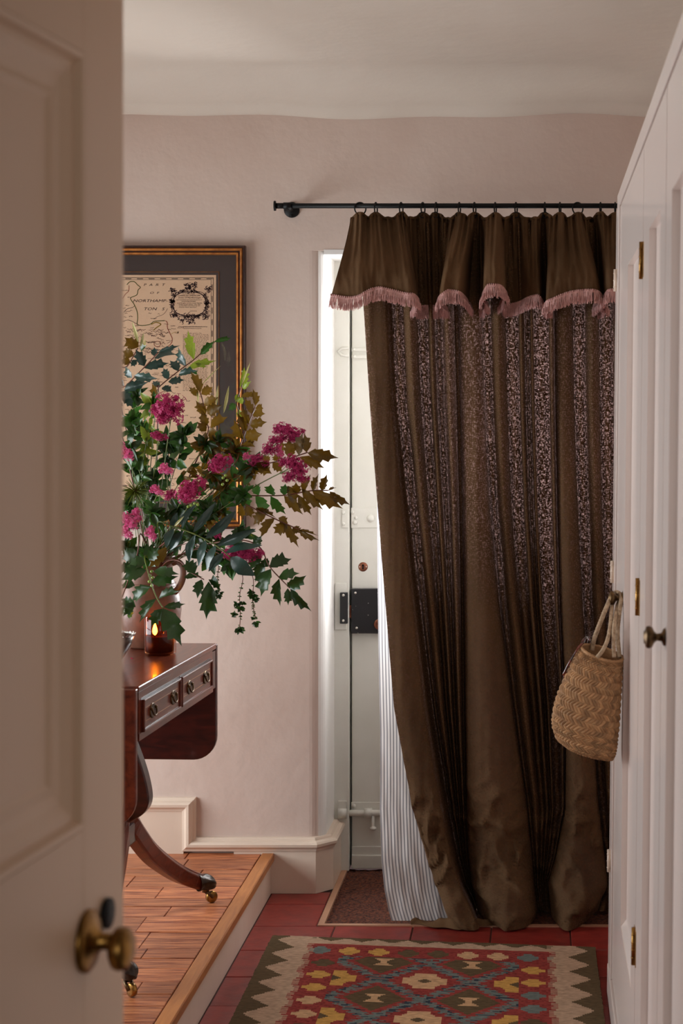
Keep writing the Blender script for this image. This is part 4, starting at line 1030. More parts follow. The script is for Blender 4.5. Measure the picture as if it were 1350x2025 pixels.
# lettering
def letters(txt, px, py, size_px, sheet_, track=1., shear=.25, name='map_lettering', mat_=None, wpx=None):
    cu = bpy.data.curves.new('lettering', 'FONT'); cu.body = txt; cu.shear = shear; cu.resolution_u = 2; cu.space_character = track; cu.size = 1
    ob = bpy.data.objects.new('lettering', cu); COL.objects.link(ob); bpy.context.view_layer.update()
    me = bpy.data.meshes.new_from_object(ob.evaluated_get(bpy.context.evaluated_depsgraph_get())); bpy.data.objects.remove(ob)
    xsv = [v.co.x for v in me.vertices]; w0 = max(xsv)-min(xsv); x0m = min(xsv)
    s = size_px*YM/FPX/.73; sx = s if wpx is None else (wpx*YM/FPX)/w0
    ox, oz = mp_(px, py)
    inv = RM[mapo.name].inverted()
    for v in me.vertices: v.co = inv @ Vector((ox+(v.co.x-x0m)*sx, YI, oz+v.co.y*s))
    o = bpy.data.objects.new(name, me); COL.objects.link(o); me.materials.append(mat_ or M_ink); o.parent = sheet_; return o
def Lz(txt, x, y, h, w_, **k): px, py = Z5(x, y); letters(txt, px, py, h/6.429, sheet, wpx=w_/6.429, **k)
Lz('P  A  R  T', 342, 226, 32, 275); Lz('O  F', 425, 327, 28, 118); Lz('NORTHAMP-', 208, 432, 36, 440); Lz('TON   S', 350, 536, 38, 262); Lz('S', 828, 716, 44, 26); Lz('Y', 770, 835, 34, 24)
for t, x, y, h, w_ in (('To the Most Noble', 835, 332, 14, 160), ('CHARLES SPENCER', 775, 358, 20, 285), ('Duke of Marlborough', 785, 384, 18, 280), ('Lord Lieutenant and Custos Rotulorum of', 760, 408, 13, 325), ('OXFORDSHIRE', 825, 430, 14, 180),
    ('and Knight of the most Noble', 765, 450, 13, 320), ('Order of the Garter. This Map', 790, 468, 13, 275), ('is humbly inscribed by his', 795, 484, 13, 265), ('Graces most obedient', 790, 502, 12, 225), ('humble Servant', 930, 550, 12, 90), ('Index to the Towns', 840, 752, 12, 240)):
    Lz(t, x, y, h, w_)
# cartouche: a scrolled frame of leafy strokes round the dedication
ct = MB(); Rc = random.Random(9)
def cpt(a, k=1.):
    c, s = math.cos(a), math.sin(a); sq = 1/max(abs(c)**2.6+abs(s)**2.6, 1e-6)**(1/2.6)
    return (925+205*k*c*sq, 455+150*k*s*sq)
strip(ct, gpx([Z5(*cpt(2*PI*i/60, 1.02)) for i in range(61)]), .0030); strip(ct, gpx([Z5(*cpt(2*PI*i/60, 1.13+.02*math.sin(i))) for i in range(61)]), .0016)
for i in range(150):
    a = Rc.uniform(0, 2*PI); k = Rc.uniform(1.0, 1.16+.10*abs(math.sin(2*a))); x, y = cpt(a, k); t = Rc.uniform(0, 2*PI); l = Rc.uniform(14, 34)
    pts = [(x+l*u*math.cos(t+u*2.2), y+l*u*math.sin(t+u*2.2)) for u in (0, .3, .6, 1)]; strip(ct, gpx([Z5(*p) for p in pts]), Rc.uniform(.0010, .0026))
for cx_, cy_, n, sp in ((935, 235, 46, 70), (890, 640, 40, 100), (700, 280, 14, 30), (1165, 270, 14, 26), (720, 600, 18, 34), (1140, 610, 18, 40), (700, 430, 12, 20), (1140, 440, 12, 20)):
    for i in range(n):
        x = cx_+Rc.uniform(-1, 1)*sp; y = cy_+Rc.uniform(-1, 1)*sp*.62; t = Rc.uniform(0, 2*PI); l = Rc.uniform(14, 36)
        pts = [(x+l*u*math.cos(t+u*2.4), y+l*u*math.sin(t+u*2.4)) for u in (0, .35, .7, 1)]; strip(ct, gpx([Z5(*p) for p in pts]), Rc.uniform(.0010, .0028))
ct.build('map_cartouche', M_inkcart, sheet, fix=False, label='dark engraved cartouche')
MB().box(fx0+.02, fx1-.02, YB-.0185, YB-.0172, fz0+.02, fz1-.02).build('glass', M_glass, mapo)

# ================================================================== SEAGRASS BAG on the wardrobe knob
YBG = 3.93
def bp_(px, py, dy=0): return P(px, py, YBG+dy)
bag = root('basket_bag', 'small plaited seagrass basket bag hanging from the wardrobe knob by rope handles', 'bag', bp_(1168, 1500))
#  rows bottom to top: left px, right px, y at left, y at right
BR = [(1152, 1206, 1490, 1503), (1120, 1216, 1478, 1502), (1100, 1221, 1462, 1494), (1092, 1224, 1438, 1478), (1091, 1226, 1420, 1460), (1096, 1229, 1390, 1432), (1105, 1231, 1364, 1400), (1118, 1233, 1335, 1366), (1131, 1235, 1308, 1334), (1142, 1236, 1288, 1314), (1149, 1236, 1279, 1302)]
def bagpt(u, v):
    a = 2*PI*u; t = v*(len(BR)-1); i = min(int(t), len(BR)-2); f_ = t-i
    l, r_, yl, yr = [BR[i][k]+(BR[i+1][k]-BR[i][k])*f_ for k in range(4)]; r_ -= 5
    A = bp_(l, yl); B = bp_(r_, yr); c = (A+B)/2; h = (B-A)/2
    dep = min(.055, h.length*.85)*(1.0-.25*v)
    # dip of the rim towards the viewer
    sag = -.012*v*(1 if math.sin(a) < 0 else -.6)*abs(math.sin(a))
    p = c+h*math.cos(a)+Vector((0, 1, 0))*dep*math.sin(a)+Vector((0, 0, sag))
    n_ = (h.normalized()*math.cos(a)+Vector((0, 1, 0))*math.sin(a))
    return p, n_
NBU, NBV = 430, 280
def weave(u, v):
    p, n_ = bagpt(u, v)
    rows = v*25; cols_ = u*52; r0 = int(min(rows, 24.999)); fr2 = rows-r0
    s2 = 1 if r0 % 2 else -1
    x = (cols_+s2*fr2*1.25+.37*(r0 % 3)) % 1
    hgt = abs(math.sin(PI*fr2))**.5*abs(math.sin(PI*x))**.8
    return p+n_*(.0046*hgt-.0026+.0010*noise.noise(Vector((cols_*.8, rows*.8, 2))))
bm_ = MB(); bm_.grid(weave, NBU, NBV, loop=True)
bb_ = bm_.build('body', M_strawbody, bag, fix=False); sa = bb_.data.attributes.new('strand', 'FLOAT', 'POINT'); sv_ = []
for j in range(NBV):
    for i in range(NBU):
        rows = j/(NBV-1)*25; r0 = int(min(rows, 24.999)); c_ = i/NBU*52+(1 if r0 % 2 else -1)*(rows-r0)*1.25+.37*(r0 % 3)
        sv_.append(random.Random(int(c_)*131+r0*7919).random())
sa.data.foreach_set('value', sv_)
inn = MB(); inn.grid(lambda u, v: bagpt(u, v)[0]-bagpt(u, v)[1]*.0035, 60, 30, loop=True); inn.build('inside', M_straw, bag)
bt = MB(); p0s = [bagpt(k/48, 0)[0] for k in range(48)]; cb = sum(p0s, Vector())/48+Vector((0, 0, -.002)); bt.add([cb]+p0s, [(0, k+1, (k+1) % 48+1) for k in range(48)], True); bt.build('base', M_straw, bag)
rim = MB(); rim.tube([bagpt(k/90, 1)[0]+Vector((0, 0, .0005+.0008*math.sin(k*2.1))) for k in range(90)], .0034, 7, closed=True); rim.build('rim', M_straw, bag)
def rope(pts, rad=.0052):
    c = catmull(pts, 22); return MB().tube(c, [rad*(1+.09*math.sin(i*2.4)) for i in range(len(c))], 10)
def bq(px, py, dy): return P(px, py, YBG+dy)
rope([bq(1170, 1286, .018), bq(1175, 1262, .02), bq(1191, 1220, .022), bq(1205, 1187, .05), bq(1213, 1174, .08), bq(1221, 1172, .08), bq(1228, 1181, .05), bq(1225, 1205, .03), bq(1221, 1245, .02), bq(1222, 1275, .012), bq(1225, 1300, .006)]).build('handle', M_rope, bag)
rope([bq(1180, 1300, -.038), bq(1190, 1288, -.04), bq(1200, 1268, -.03), bq(1206, 1240, -.005), bq(1209, 1207, .035), bq(1213, 1182, .08), bq(1219, 1176, .086), bq(1223, 1188, .075), bq(1218, 1208, .035), bq(1213, 1250, -.02), bq(1214, 1300, -.034)], .0046).build('handle', M_rope, bag)
# tortoiseshell sunglasses hooked over the far side of the bag
sg = root('sunglasses', 'dark tortoiseshell sunglasses hooked on the left rim of the basket bag', 'sunglasses', bq(1140, 1300, .03))
def sgp(px, py, dy=.02): return bq(px, py, dy)
for nm, cx_, cy_ in (('lens_rim', 1123, 1330), ('lens_rim', 1152, 1276)):
    ctr = sgp(cx_, cy_); ax = (sgp(1128, 1345)-sgp(1148, 1300)).normalized(); ay = (ax.cross(Vector((0, 1, 0)))*.35+Vector((0, 1, 0))*.94).normalized()
    pts = [ctr+ax*(.020*math.cos(t))+ay*(.017*math.sin(t)) for t in [2*PI*k/26 for k in range(26)]]
    o = MB().tube(pts, .0028, 8, closed=True).build(nm, M_tort, sg)
    MB().add([ctr]+pts, [(0, k+1, (k+1) % 26+1) for k in range(26)], True).build('lens', glass_mat('dark_lens', (.06, .05, .05)), o)
MB().tube([sgp(1134, 1310), sgp(1137, 1302, .014), sgp(1143, 1293)], .0026, 8).build('bridge', M_tort, sg)
MB().tube(catmull([sgp(1117, 1342, .036), sgp(1130, 1314, .046), sgp(1146, 1284, .052), sgp(1160, 1262, .05), sgp(1166, 1266, .045)], 6), .0026, 8).build('temple', M_tort, sg)
MB().tube(catmull([sgp(1113, 1335, .004), sgp(1128, 1306, -.004), sgp(1144, 1280, -.006), sgp(1154, 1270, .0)], 6), .0026, 8).build('temple', M_tort, sg)

# ================================================================== FLOWER ARRANGEMENT
RL = random.Random(42)
def leaf_mesh(name, kind, m, seed, curl=.12, fold=.18):
    rr = random.Random(seed); vs = []; 
    if kind == 'holly':
        st2 = [(0, .04)]; sp = [(.22, 1.08), (.32, .86), (.46, 1.2), (.55, .82), (.68, 1.45), (.76, .66)]
        st2 += [(t+rr.uniform(-.015, .015), k) for t, k in sp]+[(.88, .46), (1.03, 0.)]
    else: st2 = [(t, 1.) for t in (0, .06, .16, .28, .42, .56, .70, .83, .93, 1.)]
    def bw(t):
        if kind == 'holly': return .5*math.sin(PI*min(1, max(0, t))**.72)**.75
        if kind == 'lance': return .5*math.sin(PI*max(0, t)**.85)**.9
        return .5*math.sin(PI*max(0, t)**.62)**.8
    L3, M3, R3 = [], [], []; tw = rr.uniform(-.25, .25)
    for t, k in st2:
        hw = max(.012, bw(t)*k if k not in (.04,) else .02); 
        if t >= 1: hw = .004
        z = -curl*t*t+.02*math.sin(t*9+seed); ex = .055 if k > 1.05 else 0
        a = tw*t
        M3.append((t, 0, z)); 
        for s_, lst in ((1, L3), (-1, R3)):
            h = hw*(1+rr.uniform(-.08, .08)); lst.append((min(1., t+ex), s_*h*math.cos(a), z+fold*h+s_*h*math.sin(a)))
    n = len(st2); vs = L3+M3+R3; fs = []
    for i in range(n-1): fs += [(n+i, n+i+1, i+1, i), (2*n+i, 2*n+i+1, n+i+1, n+i)]
    me = bpy.data.meshes.new(name); me.from_pydata(vs, [], fs); me.polygons.foreach_set('use_smooth', [True]*len(fs)); me.materials.append(m); return me
LM = {}
def lmesh(kind, m):
    k = (kind, m.name)
    if k not in LM: LM[k] = [leaf_mesh('leaf', kind, m, i*7+3, curl=(.10, .2, .02)[i % 3], fold=(.25, .1, .35)[i % 3]) for i in range(3)]
    return RL.choice(LM[k])
def put_leaf(par, base, tip, wid, kind, m, roll=None, name='leaf'):
    d = tip-base; ln = d.length; 
    if ln < 1e-5: return
    x = d/ln; n_ = Vector((0, -1, .25)); n_ = n_-x*n_.dot(x); n_.normalize()
    roll = RL.uniform(-.6, .6) if roll is None else roll
    n_ = Matrix.Rotation(roll, 3, x) @ n_; yv = n_.cross(x)
    W = 1.04*wid/max(.35, abs(math.cos(roll)))
    Mx = Matrix(((x.x*ln, yv.x*W, n_.x*ln, base.x), (x.y*ln, yv.y*W, n_.y*ln, base.y), (x.z*ln, yv.z*W, n_.z*ln, base.z), (0, 0, 0, 1)))
    o = bpy.data.objects.new(name, lmesh(kind, m)); COL.objects.link(o); o.parent = par
    o.matrix_basis = RM[rootof(par).name].inverted() @ Mx
    return o
MOUTH = jc+Vector((0, 0, .235))
def mouth(): return MOUTH+Vector((RL.uniform(-.035, .035), RL.uniform(-.035, .035), RL.uniform(-.06, -.01)))
def frond(name, label, zf, rach, leaves, m, Y0, Y1, kind='holly', sm=None, cat='branch', group='branches in the jug'):
    """rach, leaves in the crop's own coordinates; the branch runs in depth from Y0 at its root to Y1 at its tip"""
    o = root(name, label, cat, MOUTH, 0, group)
    rp = [P(*zf(x, y), Y0+(Y1-Y0)*i/max(1, len(rach)-1)) for i, (x, y) in enumerate(rach)]
    m0 = mouth(); k1 = m0.lerp(rp[0], .5)+Vector((0, 0, .02))
    MB().tube(catmull([m0, k1]+rp, 6), [.0024]*6+[.0021]*6+[.0017]*(6*(len(rp)-1)+1), 6).build('stem', sm or M_stemred, o)
    dens = []
    for i in range(len(rach)-1):
        for q in range(12):
            t = q/12; a = Vector(rach[i]).lerp(Vector(rach[i+1]), t); dens.append((a, Y0+(Y1-Y0)*(i+t)/max(1, len(rach)-1)))
    dens.append((Vector(rach[-1]), Y1))
    for lf in leaves:
        bx_, by_, tx, ty, wd_px = lf[:5]; mm = lf[5] if len(lf) > 5 and lf[5] else m; roll = lf[6] if len(lf) > 6 else None
        Yb = min(dens, key=lambda q: (q[0]-Vector((bx_, by_))).length)[1]
        b0 = P(*zf(bx_, by_), Yb); t0 = P(*zf(tx, ty), Yb+RL.uniform(-.03, .02))
        s0 = (Vector(zf(bx_+1, by_))-Vector(zf(bx_, by_))).length
        kd = kind
        if roll and roll > 1.1: roll = .25; mm = M_lpale; kd = 'lance'; wd_px *= .62
        put_leaf(o, b0, t0, wd_px*s0*Yb/FPX, kd, mm, roll)
    return o
ZA = lambda x, y: (235+x/6.136, 620+y/6.136)
ZB = lambda x, y: (440+x/5.0625, 700+y/5.0625)
ZC = lambda x, y: (235+x/5.51, 840+y/5.51)
ZD = lambda x, y: (235+x/3.333, 1050+y/3.333)
T_, O_, G_, D_, Y_ = M_lteal, M_lolive, M_lgreen, M_ldark, M_lyel
E_ = 1.25   # edge-on
frond('mahonia_branch', 'dusky teal spiny-leaved branch arching up left, nearest the open door', ZA, [(-60, 1000), (80, 880), (320, 640), (480, 470)],
  [(180, 760, 470, 790, 100), (310, 660, 610, 600, 105), (430, 545, 700, 470, 125), (60, 930, 360, 830, 110), (310, 640, 200, 430, 110), (435, 520, 425, 415, 80), (160, 780, 60, 640, 90), (60, 880, -60, 760, 90), (480, 470, 730, 390, 60), (0, 960, 150, 1010, 100), (-20, 1000, -60, 860, 90), (40, 1000, 180, 1120, 90), (10, 1060, -40, 1180, 100)], T_, 4.72, 4.66)
frond('mahonia_branch', 'teal branch with pale undersides and green tips crossing the map sheet', ZA, [(480, 960), (490, 890), (720, 700), (910, 560), (1060, 420), (1160, 350)],
  [(815, 640, 700, 405, 100), (720, 700, 625, 560, 90), (605, 800, 525, 650, 85), (910, 560, 815, 200, 105, Y_), (990, 500, 1160, 330, 75, G_), (1150, 345, 1370, 295, 50, G_), (600, 830, 800, 800, 90), (720, 750, 960, 690, 80), (815, 680, 1160, 530, 85, Y_), (930, 600, 1075, 655, 40, Y_), (490, 900, 410, 800, 70), (520, 900, 650, 950, 75), (860, 690, 960, 740, 40, G_)], T_, 4.80, 4.84)
frond('mahonia_branch', 'yellow tipped cluster of upright pale spikes at the top left of the bouquet', ZA, [(-40, 760), (100, 640), (230, 420)],
  [(235, 410, 70, 290, 125, O_), (180, 510, 40, 455, 105, O_), (140, 590, 20, 560, 100, O_), (235, 390, 165, 100, 60, Y_, E_), (265, 415, 300, 235, 55, Y_, E_), (295, 430, 325, 310, 40, Y_, E_), (270, 470, 335, 380, 60, D_), (210, 560, 150, 640, 60)], T_, 4.76, 4.74)
frond('mahonia_branch', 'bronze leaved upright branch in front of the map, left of the frame edge', ZA, [(1060, 1500), (1060, 1300), (1000, 1000), (900, 780)],
  [(990, 960, 870, 700, 95), (1000, 980, 1140, 890, 100), (965, 1010, 855, 875, 80), (1025, 1110, 1180, 1010, 110), (1070, 1210, 1250, 1110, 125), (1050, 1230, 935, 1060, 105), (1110, 1390, 1320, 1250, 125), (1060, 1370, 1000, 1190, 95), (1180, 1120, 1200, 890, 45, Y_, E_), (1270, 1210, 1335, 875, 60, Y_, E_), (1080, 1200, 1090, 1080, 40, Y_, E_), (960, 1080, 950, 930, 40, Y_, E_), (1000, 870, 1230, 635, 22, Y_, E_), (1060, 1430, 960, 1330, 90), (1080, 1480, 1200, 1420, 100), (500, 1070, 365, 845, 90)], O_, 4.72, 4.80)
frond('mahonia_branch', 'bronze spiny branch standing against the right edge of the picture frame', ZB, [(120, 1100), (170, 930), (280, 640), (330, 520)],
  [(225, 835, 395, 800, 125), (275, 715, 445, 680, 90), (300, 610, 428, 598, 85), (330, 540, 408, 545, 78), (330, 515, 303, 345, 60), (300, 605, 232, 435, 65), (262, 705, 185, 540, 70), (238, 775, 145, 590, 75), (210, 855, 110, 655, 80), (190, 910, 320, 915, 95), (160, 985, 305, 968, 85), (170, 930, 60, 830, 85), (150, 990, 40, 940, 85), (180, 425, 335, 390, 55), (200, 500, 175, 430, 55, Y_), (160, 1030, 250, 1080, 80, G_)], O_, 4.74, 4.84)
frond('mahonia_branch', 'young pale tipped shoot rising beside the gilt frame edge', ZB, [(130, 760), (140, 480), (170, 380), (230, 200)],
  [(170, 330, 235, 130, 40, Y_, 1.0), (200, 345, 278, 275, 50, Y_), (185, 320, 275, 85, 30, Y_, E_), (150, 400, 130, 480, 40, Y_), (130, 500, 60, 560, 60, G_), (150, 560, 215, 640, 60, Y_), (140, 480, 190, 430, 40, Y_)], Y_, 4.80, 4.86)
frond('mahonia_branch', 'bronze branch reaching right towards the doorway under the pink flowers, upper one', ZB, [(250, 1150), (480, 1090), (650, 1050), (850, 985)],
  [(580, 1030, 580, 855, 75), (665, 1040, 668, 845, 95), (760, 1015, 768, 795, 95), (840, 985, 828, 805, 85), (850, 990, 1160, 1040, 110), (770, 1030, 1020, 1142, 95), (560, 1070, 520, 1000, 80), (450, 1100, 420, 1010, 80), (640, 1060, 760, 1150, 85), (500, 1090, 600, 1180, 80), (380, 1110, 480, 1200, 85), (320, 1130, 310, 1230, 80)], O_, 4.72, 4.66)
frond('mahonia_branch', 'long green to bronze branch stretching farthest right over the doorway edge', ZB, [(0, 1420), (230, 1418), (610, 1415), (880, 1370), (1060, 1365)],
  [(360, 1415, 330, 1300, 85, G_), (500, 1415, 480, 1300, 95, G_), (615, 1415, 625, 1300, 85, G_), (740, 1395, 735, 1290, 80), (810, 1385, 880, 1205, 75), (900, 1370, 950, 1205, 70), (990, 1365, 1045, 1200, 68), (1060, 1368, 1142, 1328, 40), (330, 1420, 468, 1590, 95, G_), (480, 1425, 618, 1625, 95, G_), (615, 1420, 805, 1608, 90), (755, 1410, 890, 1615, 80), (790, 1350, 1005, 1560, 90), (900, 1370, 1195, 1548, 115), (1068, 1378, 1278, 1512, 75), (240, 1420, 180, 1330, 80, G_), (200, 1420, 280, 1540, 80, G_), (650, 1320, 755, 1490, 90)], O_, 4.70, 4.72)
frond('mahonia_branch', 'short bronze branch drooping right below the longest branch', ZB, [(80, 1440), (200, 1490), (420, 1600), (610, 1690), (770, 1760)],
  [(440, 1590, 298, 1702, 100), (520, 1640, 373, 1848, 95), (650, 1690, 500, 1815, 100), (610, 1690, 762, 1935, 85), (760, 1755, 968, 1868, 55), (560, 1640, 660, 1690, 80), (700, 1735, 780, 1790, 80), (760, 1760, 950, 1810, 36), (330, 1540, 555, 1640, 55), (240, 1510, 290, 1640, 80), (180, 1500, 200, 1650, 70), (330, 1550, 460, 1590, 60)], O_, 4.68, 4.64)
frond('smooth_branch', 'blue green branch of long smooth leaflets in the middle of the bouquet', lambda x, y: (235+x/5.51, 840+y/5.51), [(430, 1060), (590, 1110), (820, 1190), (1050, 1310), (1215, 1445)],
  [(690, 1135, 838, 865, 72), (812, 1170, 1060, 845, 80), (945, 1235, 1280, 945, 95), (1070, 1310, 1480, 1145, 95), (1160, 1390, 1530, 1265, 90), (1215, 1445, 1450, 1650, 160), (830, 1200, 745, 1500, 82), (945, 1260, 845, 1530, 92), (1050, 1320, 925, 1570, 98), (1140, 1400, 975, 1600, 92), (700, 1160, 540, 1370, 105), (600, 1130, 500, 1330, 90), (560, 1110, 640, 960, 60), (600, 1110, 690, 1010, 40, None, E_)], T_, 4.56, 4.46, 'lance', M_lyel)
frond('mahonia_branch', 'glossy dark green branch drooping lowest at right over the wall', ZD, [(760, 60), (920, 100), (990, 230), (1060, 310), (1125, 375)],
  [(990, 238, 1138, 183, 85), (1050, 305, 1173, 263, 68), (1110, 372, 1235, 293, 68), (1130, 372, 1268, 530, 60), (1112, 378, 1116, 492, 46), (1055, 315, 1062, 495, 68), (1000, 250, 935, 432, 100), (960, 200, 898, 335, 75), (930, 140, 860, 260, 70), (900, 110, 940, 30, 60), (985, 235, 930, 190, 60)], D_, 4.58, 4.50)
frond('mahonia_branch', 'dark green branch hanging down in front of the jug and candle', ZD, [(170, 180), (215, 350), (250, 440), (290, 507)],
  [(290, 510, 413, 740, 112), (295, 502, 438, 480, 42), (285, 512, 207, 630, 68), (245, 445, 133, 605, 62), (262, 445, 403, 393, 50), (215, 340, 388, 298, 75), (208, 365, 80, 465, 82), (180, 260, 10, 315, 90), (228, 265, 378, 268, 62), (190, 200, 40, 220, 80), (195, 190, 260, 110, 70)], D_, 4.56, 4.50, 'holly', M_lyel)
frond('mahonia_branch', 'spiny leaf pair with brown tips hanging at the right of the jug handle', ZD, [(400, 200), (470, 270), (560, 320)],
  [(545, 320, 512, 440, 58, D_), (592, 335, 576, 582, 95, D_), (430, 305, 550, 295, 52, D_), (590, 320, 682, 392, 42), (500, 280, 440, 190, 80, D_), (620, 290, 650, 400, 50, D_)], D_, 4.62, 4.58)
frond('mahonia_branch', 'short dark branch low at left beside the open door edge', ZD, [(140, 20), (120, 160), (60, 330), (20, 440)],
  [(140, 165, 10, 180, 95), (160, 155, 255, 112, 80), (105, 360, 5, 345, 60), (110, 500, 10, 445, 65), (80, 250, 0, 230, 70), (90, 470, 30, 560, 60), (60, 530, 90, 570, 45, G_), (30, 500, 20, 560, 40, G_)], D_, 4.64, 4.58)
frond('mahonia_branch', 'single amber brown leaf stem tucked above the jug rim', ZD, [(330, 60), (310, 110)], [(315, 105, 200, 255, 62)], O_, 4.60, 4.58)
# leafy filler sprays of small leaves
SPR = [((262, 900), 'round green spray against the door edge at flower level', G_, 15), ((292, 872), 'narrow bright green spray left of the smaller pink flower', Y_, 15), ((278, 935), 'bright green leafy spray over the spiky seed head', G_, 18), ((258, 1010), 'dark leafy spray behind the low left pink flower', D_, 14), ((305, 955), 'dark leafy spray between the two pink flowers at left', D_, 15), ((332, 890), 'broad dark green spray below the tall pink flower', D_, 16), ((362, 875), 'dark spray right of the tall pink flower', D_, 15), ((398, 892), 'bronze and green spray below the bronze upright branch', O_, 14), ((412, 945), 'thin olive spray left of the deep red flower', O_, 14),
 ((345, 1012), 'dark spray under the roundest pink flower', D_, 16), ((398, 1012), 'slim green spray right under the roundest pink flower', G_, 14), ((442, 962), 'bronze spray under the deep red flower', O_, 16), ((432, 1020), 'olive spray behind the smooth blue green leaves', O_, 14), ((302, 1022), 'green spray above the low left flowers', G_, 16), ((328, 1066), 'dark spray just above the jug rim', D_, 16), ((384, 1062), 'dark spray behind the smooth leaves', D_, 16), ((258, 1085), 'dark spray low beside the door', D_, 14), ((290, 1100), 'olive green spray resting over the jug neck', G_, 14), ((412, 1102), 'dark spray below the smooth leaves', D_, 16), ((448, 1112), 'green spray behind the lowest pink flower', G_, 16),
 ((262, 842), 'lanceolate green spray beside the teal leaves', G_, 15), ((272, 800), 'slender green spray under the dusky teal branch', G_, 15), ((424, 885), 'bronze leafy spray at the foot of the upright bronze branch', O_, 16), ((455, 905), 'bronze leafy spray by the frame corner', O_, 16), ((470, 985), 'green leafy spray crossing the frame edge', G_, 14), ((300, 815), 'lance shaped green leaves left of the tall pink flower', Y_, 15), ((490, 930), 'bronze spray between the right pink flowers', O_, 15), ((470, 1060), 'dark spray above the lowest pink flower', D_, 15)]
for (px, py), lab, mm, sz in SPR:
    Yt = RL.uniform(4.62, 4.80); o = root('leafy_spray', lab, 'foliage', MOUTH, 0, 'leafy filler sprays in the jug')
    tgt = P(px, py, Yt); m0 = mouth(); mid = m0.lerp(tgt, .5)+Vector((RL.uniform(-.02, .02), RL.uniform(-.02, .02), .03))
    end = tgt+(tgt-mid).normalized()*.02
    c = catmull([m0, mid, tgt, end], 8); MB().tube(c, .0012, 5).build('stem', M_stem, o)
    k = RL.choice(['lance', 'ovate'])
    for i in range(30):
        t = RL.uniform(.45, 1.0); b0 = c[int(t*(len(c)-1))]
        a = RL.uniform(0, 2*PI); l = sz*RL.uniform(1.0, 2.4)*Yt/FPX
        d = Vector((math.cos(a), RL.uniform(-.7, .5), math.sin(a)+.1)); d.normalize()
        put_leaf(o, b0, b0+d*l, l*RL.uniform(.32, .5), k, RL.choice([mm, mm, mm, D_, G_]), RL.uniform(-.9, .9))
# spiky seed head, hanging sprigs and berries
o = root('spiky_seed_head', 'spiky yellow green seed head with radiating needles, beside the door edge', 'seed head', MOUTH)
ctr = P(267, 972, 4.60); sp = MB()
for i in range(110):
    d = Vector((R.gauss(0, 1), R.gauss(0, .7)-.2, R.gauss(0, 1))).normalized(); l = R.uniform(.028, .052)
    sp.tube([ctr+d*.004, ctr+d*l*.6+Vector((0, 0, -.001)), ctr+d*l+Vector((0, 0, -.005))], [.0012, .0010, .0003], 4, caps=False)
sp.build('needles', M_lyel, o, kind='stuff'); MB().tube(catmull([mouth(), MOUTH.lerp(ctr, .5), ctr], 6), .0016, 6).build('stem', M_stem, o); MB().ball(ctr, .008, 10).build('core', M_lolive, o)
HANG = [([(800, 260), (795, 430), (800, 560), (795, 640)], [(795, 645, 42), (762, 545, 30), (800, 500, 40), (815, 470, 30), (775, 480, 30)], 'trailing sprig of small green rosettes, longest one under the bouquet'), ([(860, 260), (880, 450), (890, 530), (903, 580)], [(905, 605, 34), (885, 420, 40), (870, 400, 30), (900, 445, 30), (882, 572, 18)], 'thin trailing sprig with a small rosette at its end, right of the longest one'), ([(640, 200), (650, 300), (655, 400)], [(657, 420, 34), (640, 400, 26), (675, 405, 20)], 'short trailing sprig with rosettes beside the brown tipped leaf')]
for pth, ros, lab in HANG:
    o = root('trailing_sprig', lab, 'sprig', MOUTH, 0, 'trailing sprigs')
    pp = [P(*ZD(*q), 4.60) for q in pth]; c = catmull([mouth(), MOUTH.lerp(pp[0], .6)+Vector((0, -.02, .05))]+pp, 6); MB().tube(c, .0011, 5).build('stem', M_stemred, o)
    for x, y, s_ in ros:
        q = P(*ZD(x, y), 4.60); r_ = s_/3.333*4.6/FPX
        for i in range(13):
            d = Vector((RL.gauss(0, 1), RL.gauss(0, 1)-.3, RL.gauss(0, .7)-.7)).normalized(); put_leaf(o, q, q+d*r_, r_*.55, 'ovate', RL.choice([G_, D_, D_]), RL.uniform(-.8, .8))
    for i in range(26):
        q = c[RL.randint(len(c)//2, len(c)-1)]; d = Vector((RL.choice((-1, 1))*1., RL.uniform(-.8, .8), RL.uniform(-.9, .1))).normalized(); put_leaf(o, q, q+d*.006, .003, 'ovate', G_, 0)
o = root('berry_sprig', 'sprig of round green berries among the leaves', 'berry sprig', MOUTH)
bpts = [(385, 996), (378, 1000), (391, 998), (372, 1002), (441, 945), (449, 950), (440, 958), (300, 1130), (296, 1138), (302, 1142), (295, 1150), (300, 1158), (446, 940)]
MB().tube(catmull([mouth(), P(330, 1080, 4.62), P(372, 1002, 4.58), P(391, 997, 4.58)], 6), .0011, 5).build('stem', M_stem, o)
for px, py in bpts: MB().ball(P(px, py, 4.57), .0042, 9).build('berry', M_berry, o)
# flower heads: clusters of five-petalled florets
def floret_head(seed, n, m):
    rr = random.Random(seed); mb = MB()
    lumps = [Vector((rr.uniform(-.55, .55), rr.uniform(-.5, .3), rr.uniform(-.5, .5))) for _ in range(7)]
    for i in range(n):
        c0 = rr.choice(lumps); d = Vector((rr.gauss(0, 1), rr.gauss(0, 1)-.35, rr.gauss(0, 1))).normalized(); p = c0+d*rr.uniform(.3, .5)
        t1 = d.orthogonal().normalized(); t2 = d.cross(t1); r_ = rr.uniform(.10, .17); a0 = rr.uniform(0, 6)
        for k in range(5):
            a = a0+2*PI*k/5; e = (t1*math.cos(a)+t2*math.sin(a)); f_ = (t2*math.cos(a)-t1*math.sin(a))
            mb.add([p, p+e*r_*.6+f_*r_*.34+d*.03, p+e*r_*1.1+d*.015, p+e*r_*.6-f_*r_*.34+d*.03], [(0, 1, 2, 3)], False)
        mb.tube([p-d*.25, p], .018, 3, caps=False)
    me = bpy.data.meshes.new('flower_head'); me.from_pydata([v[:] for v in mb.v], [], mb.f); me.materials.append(m); return me
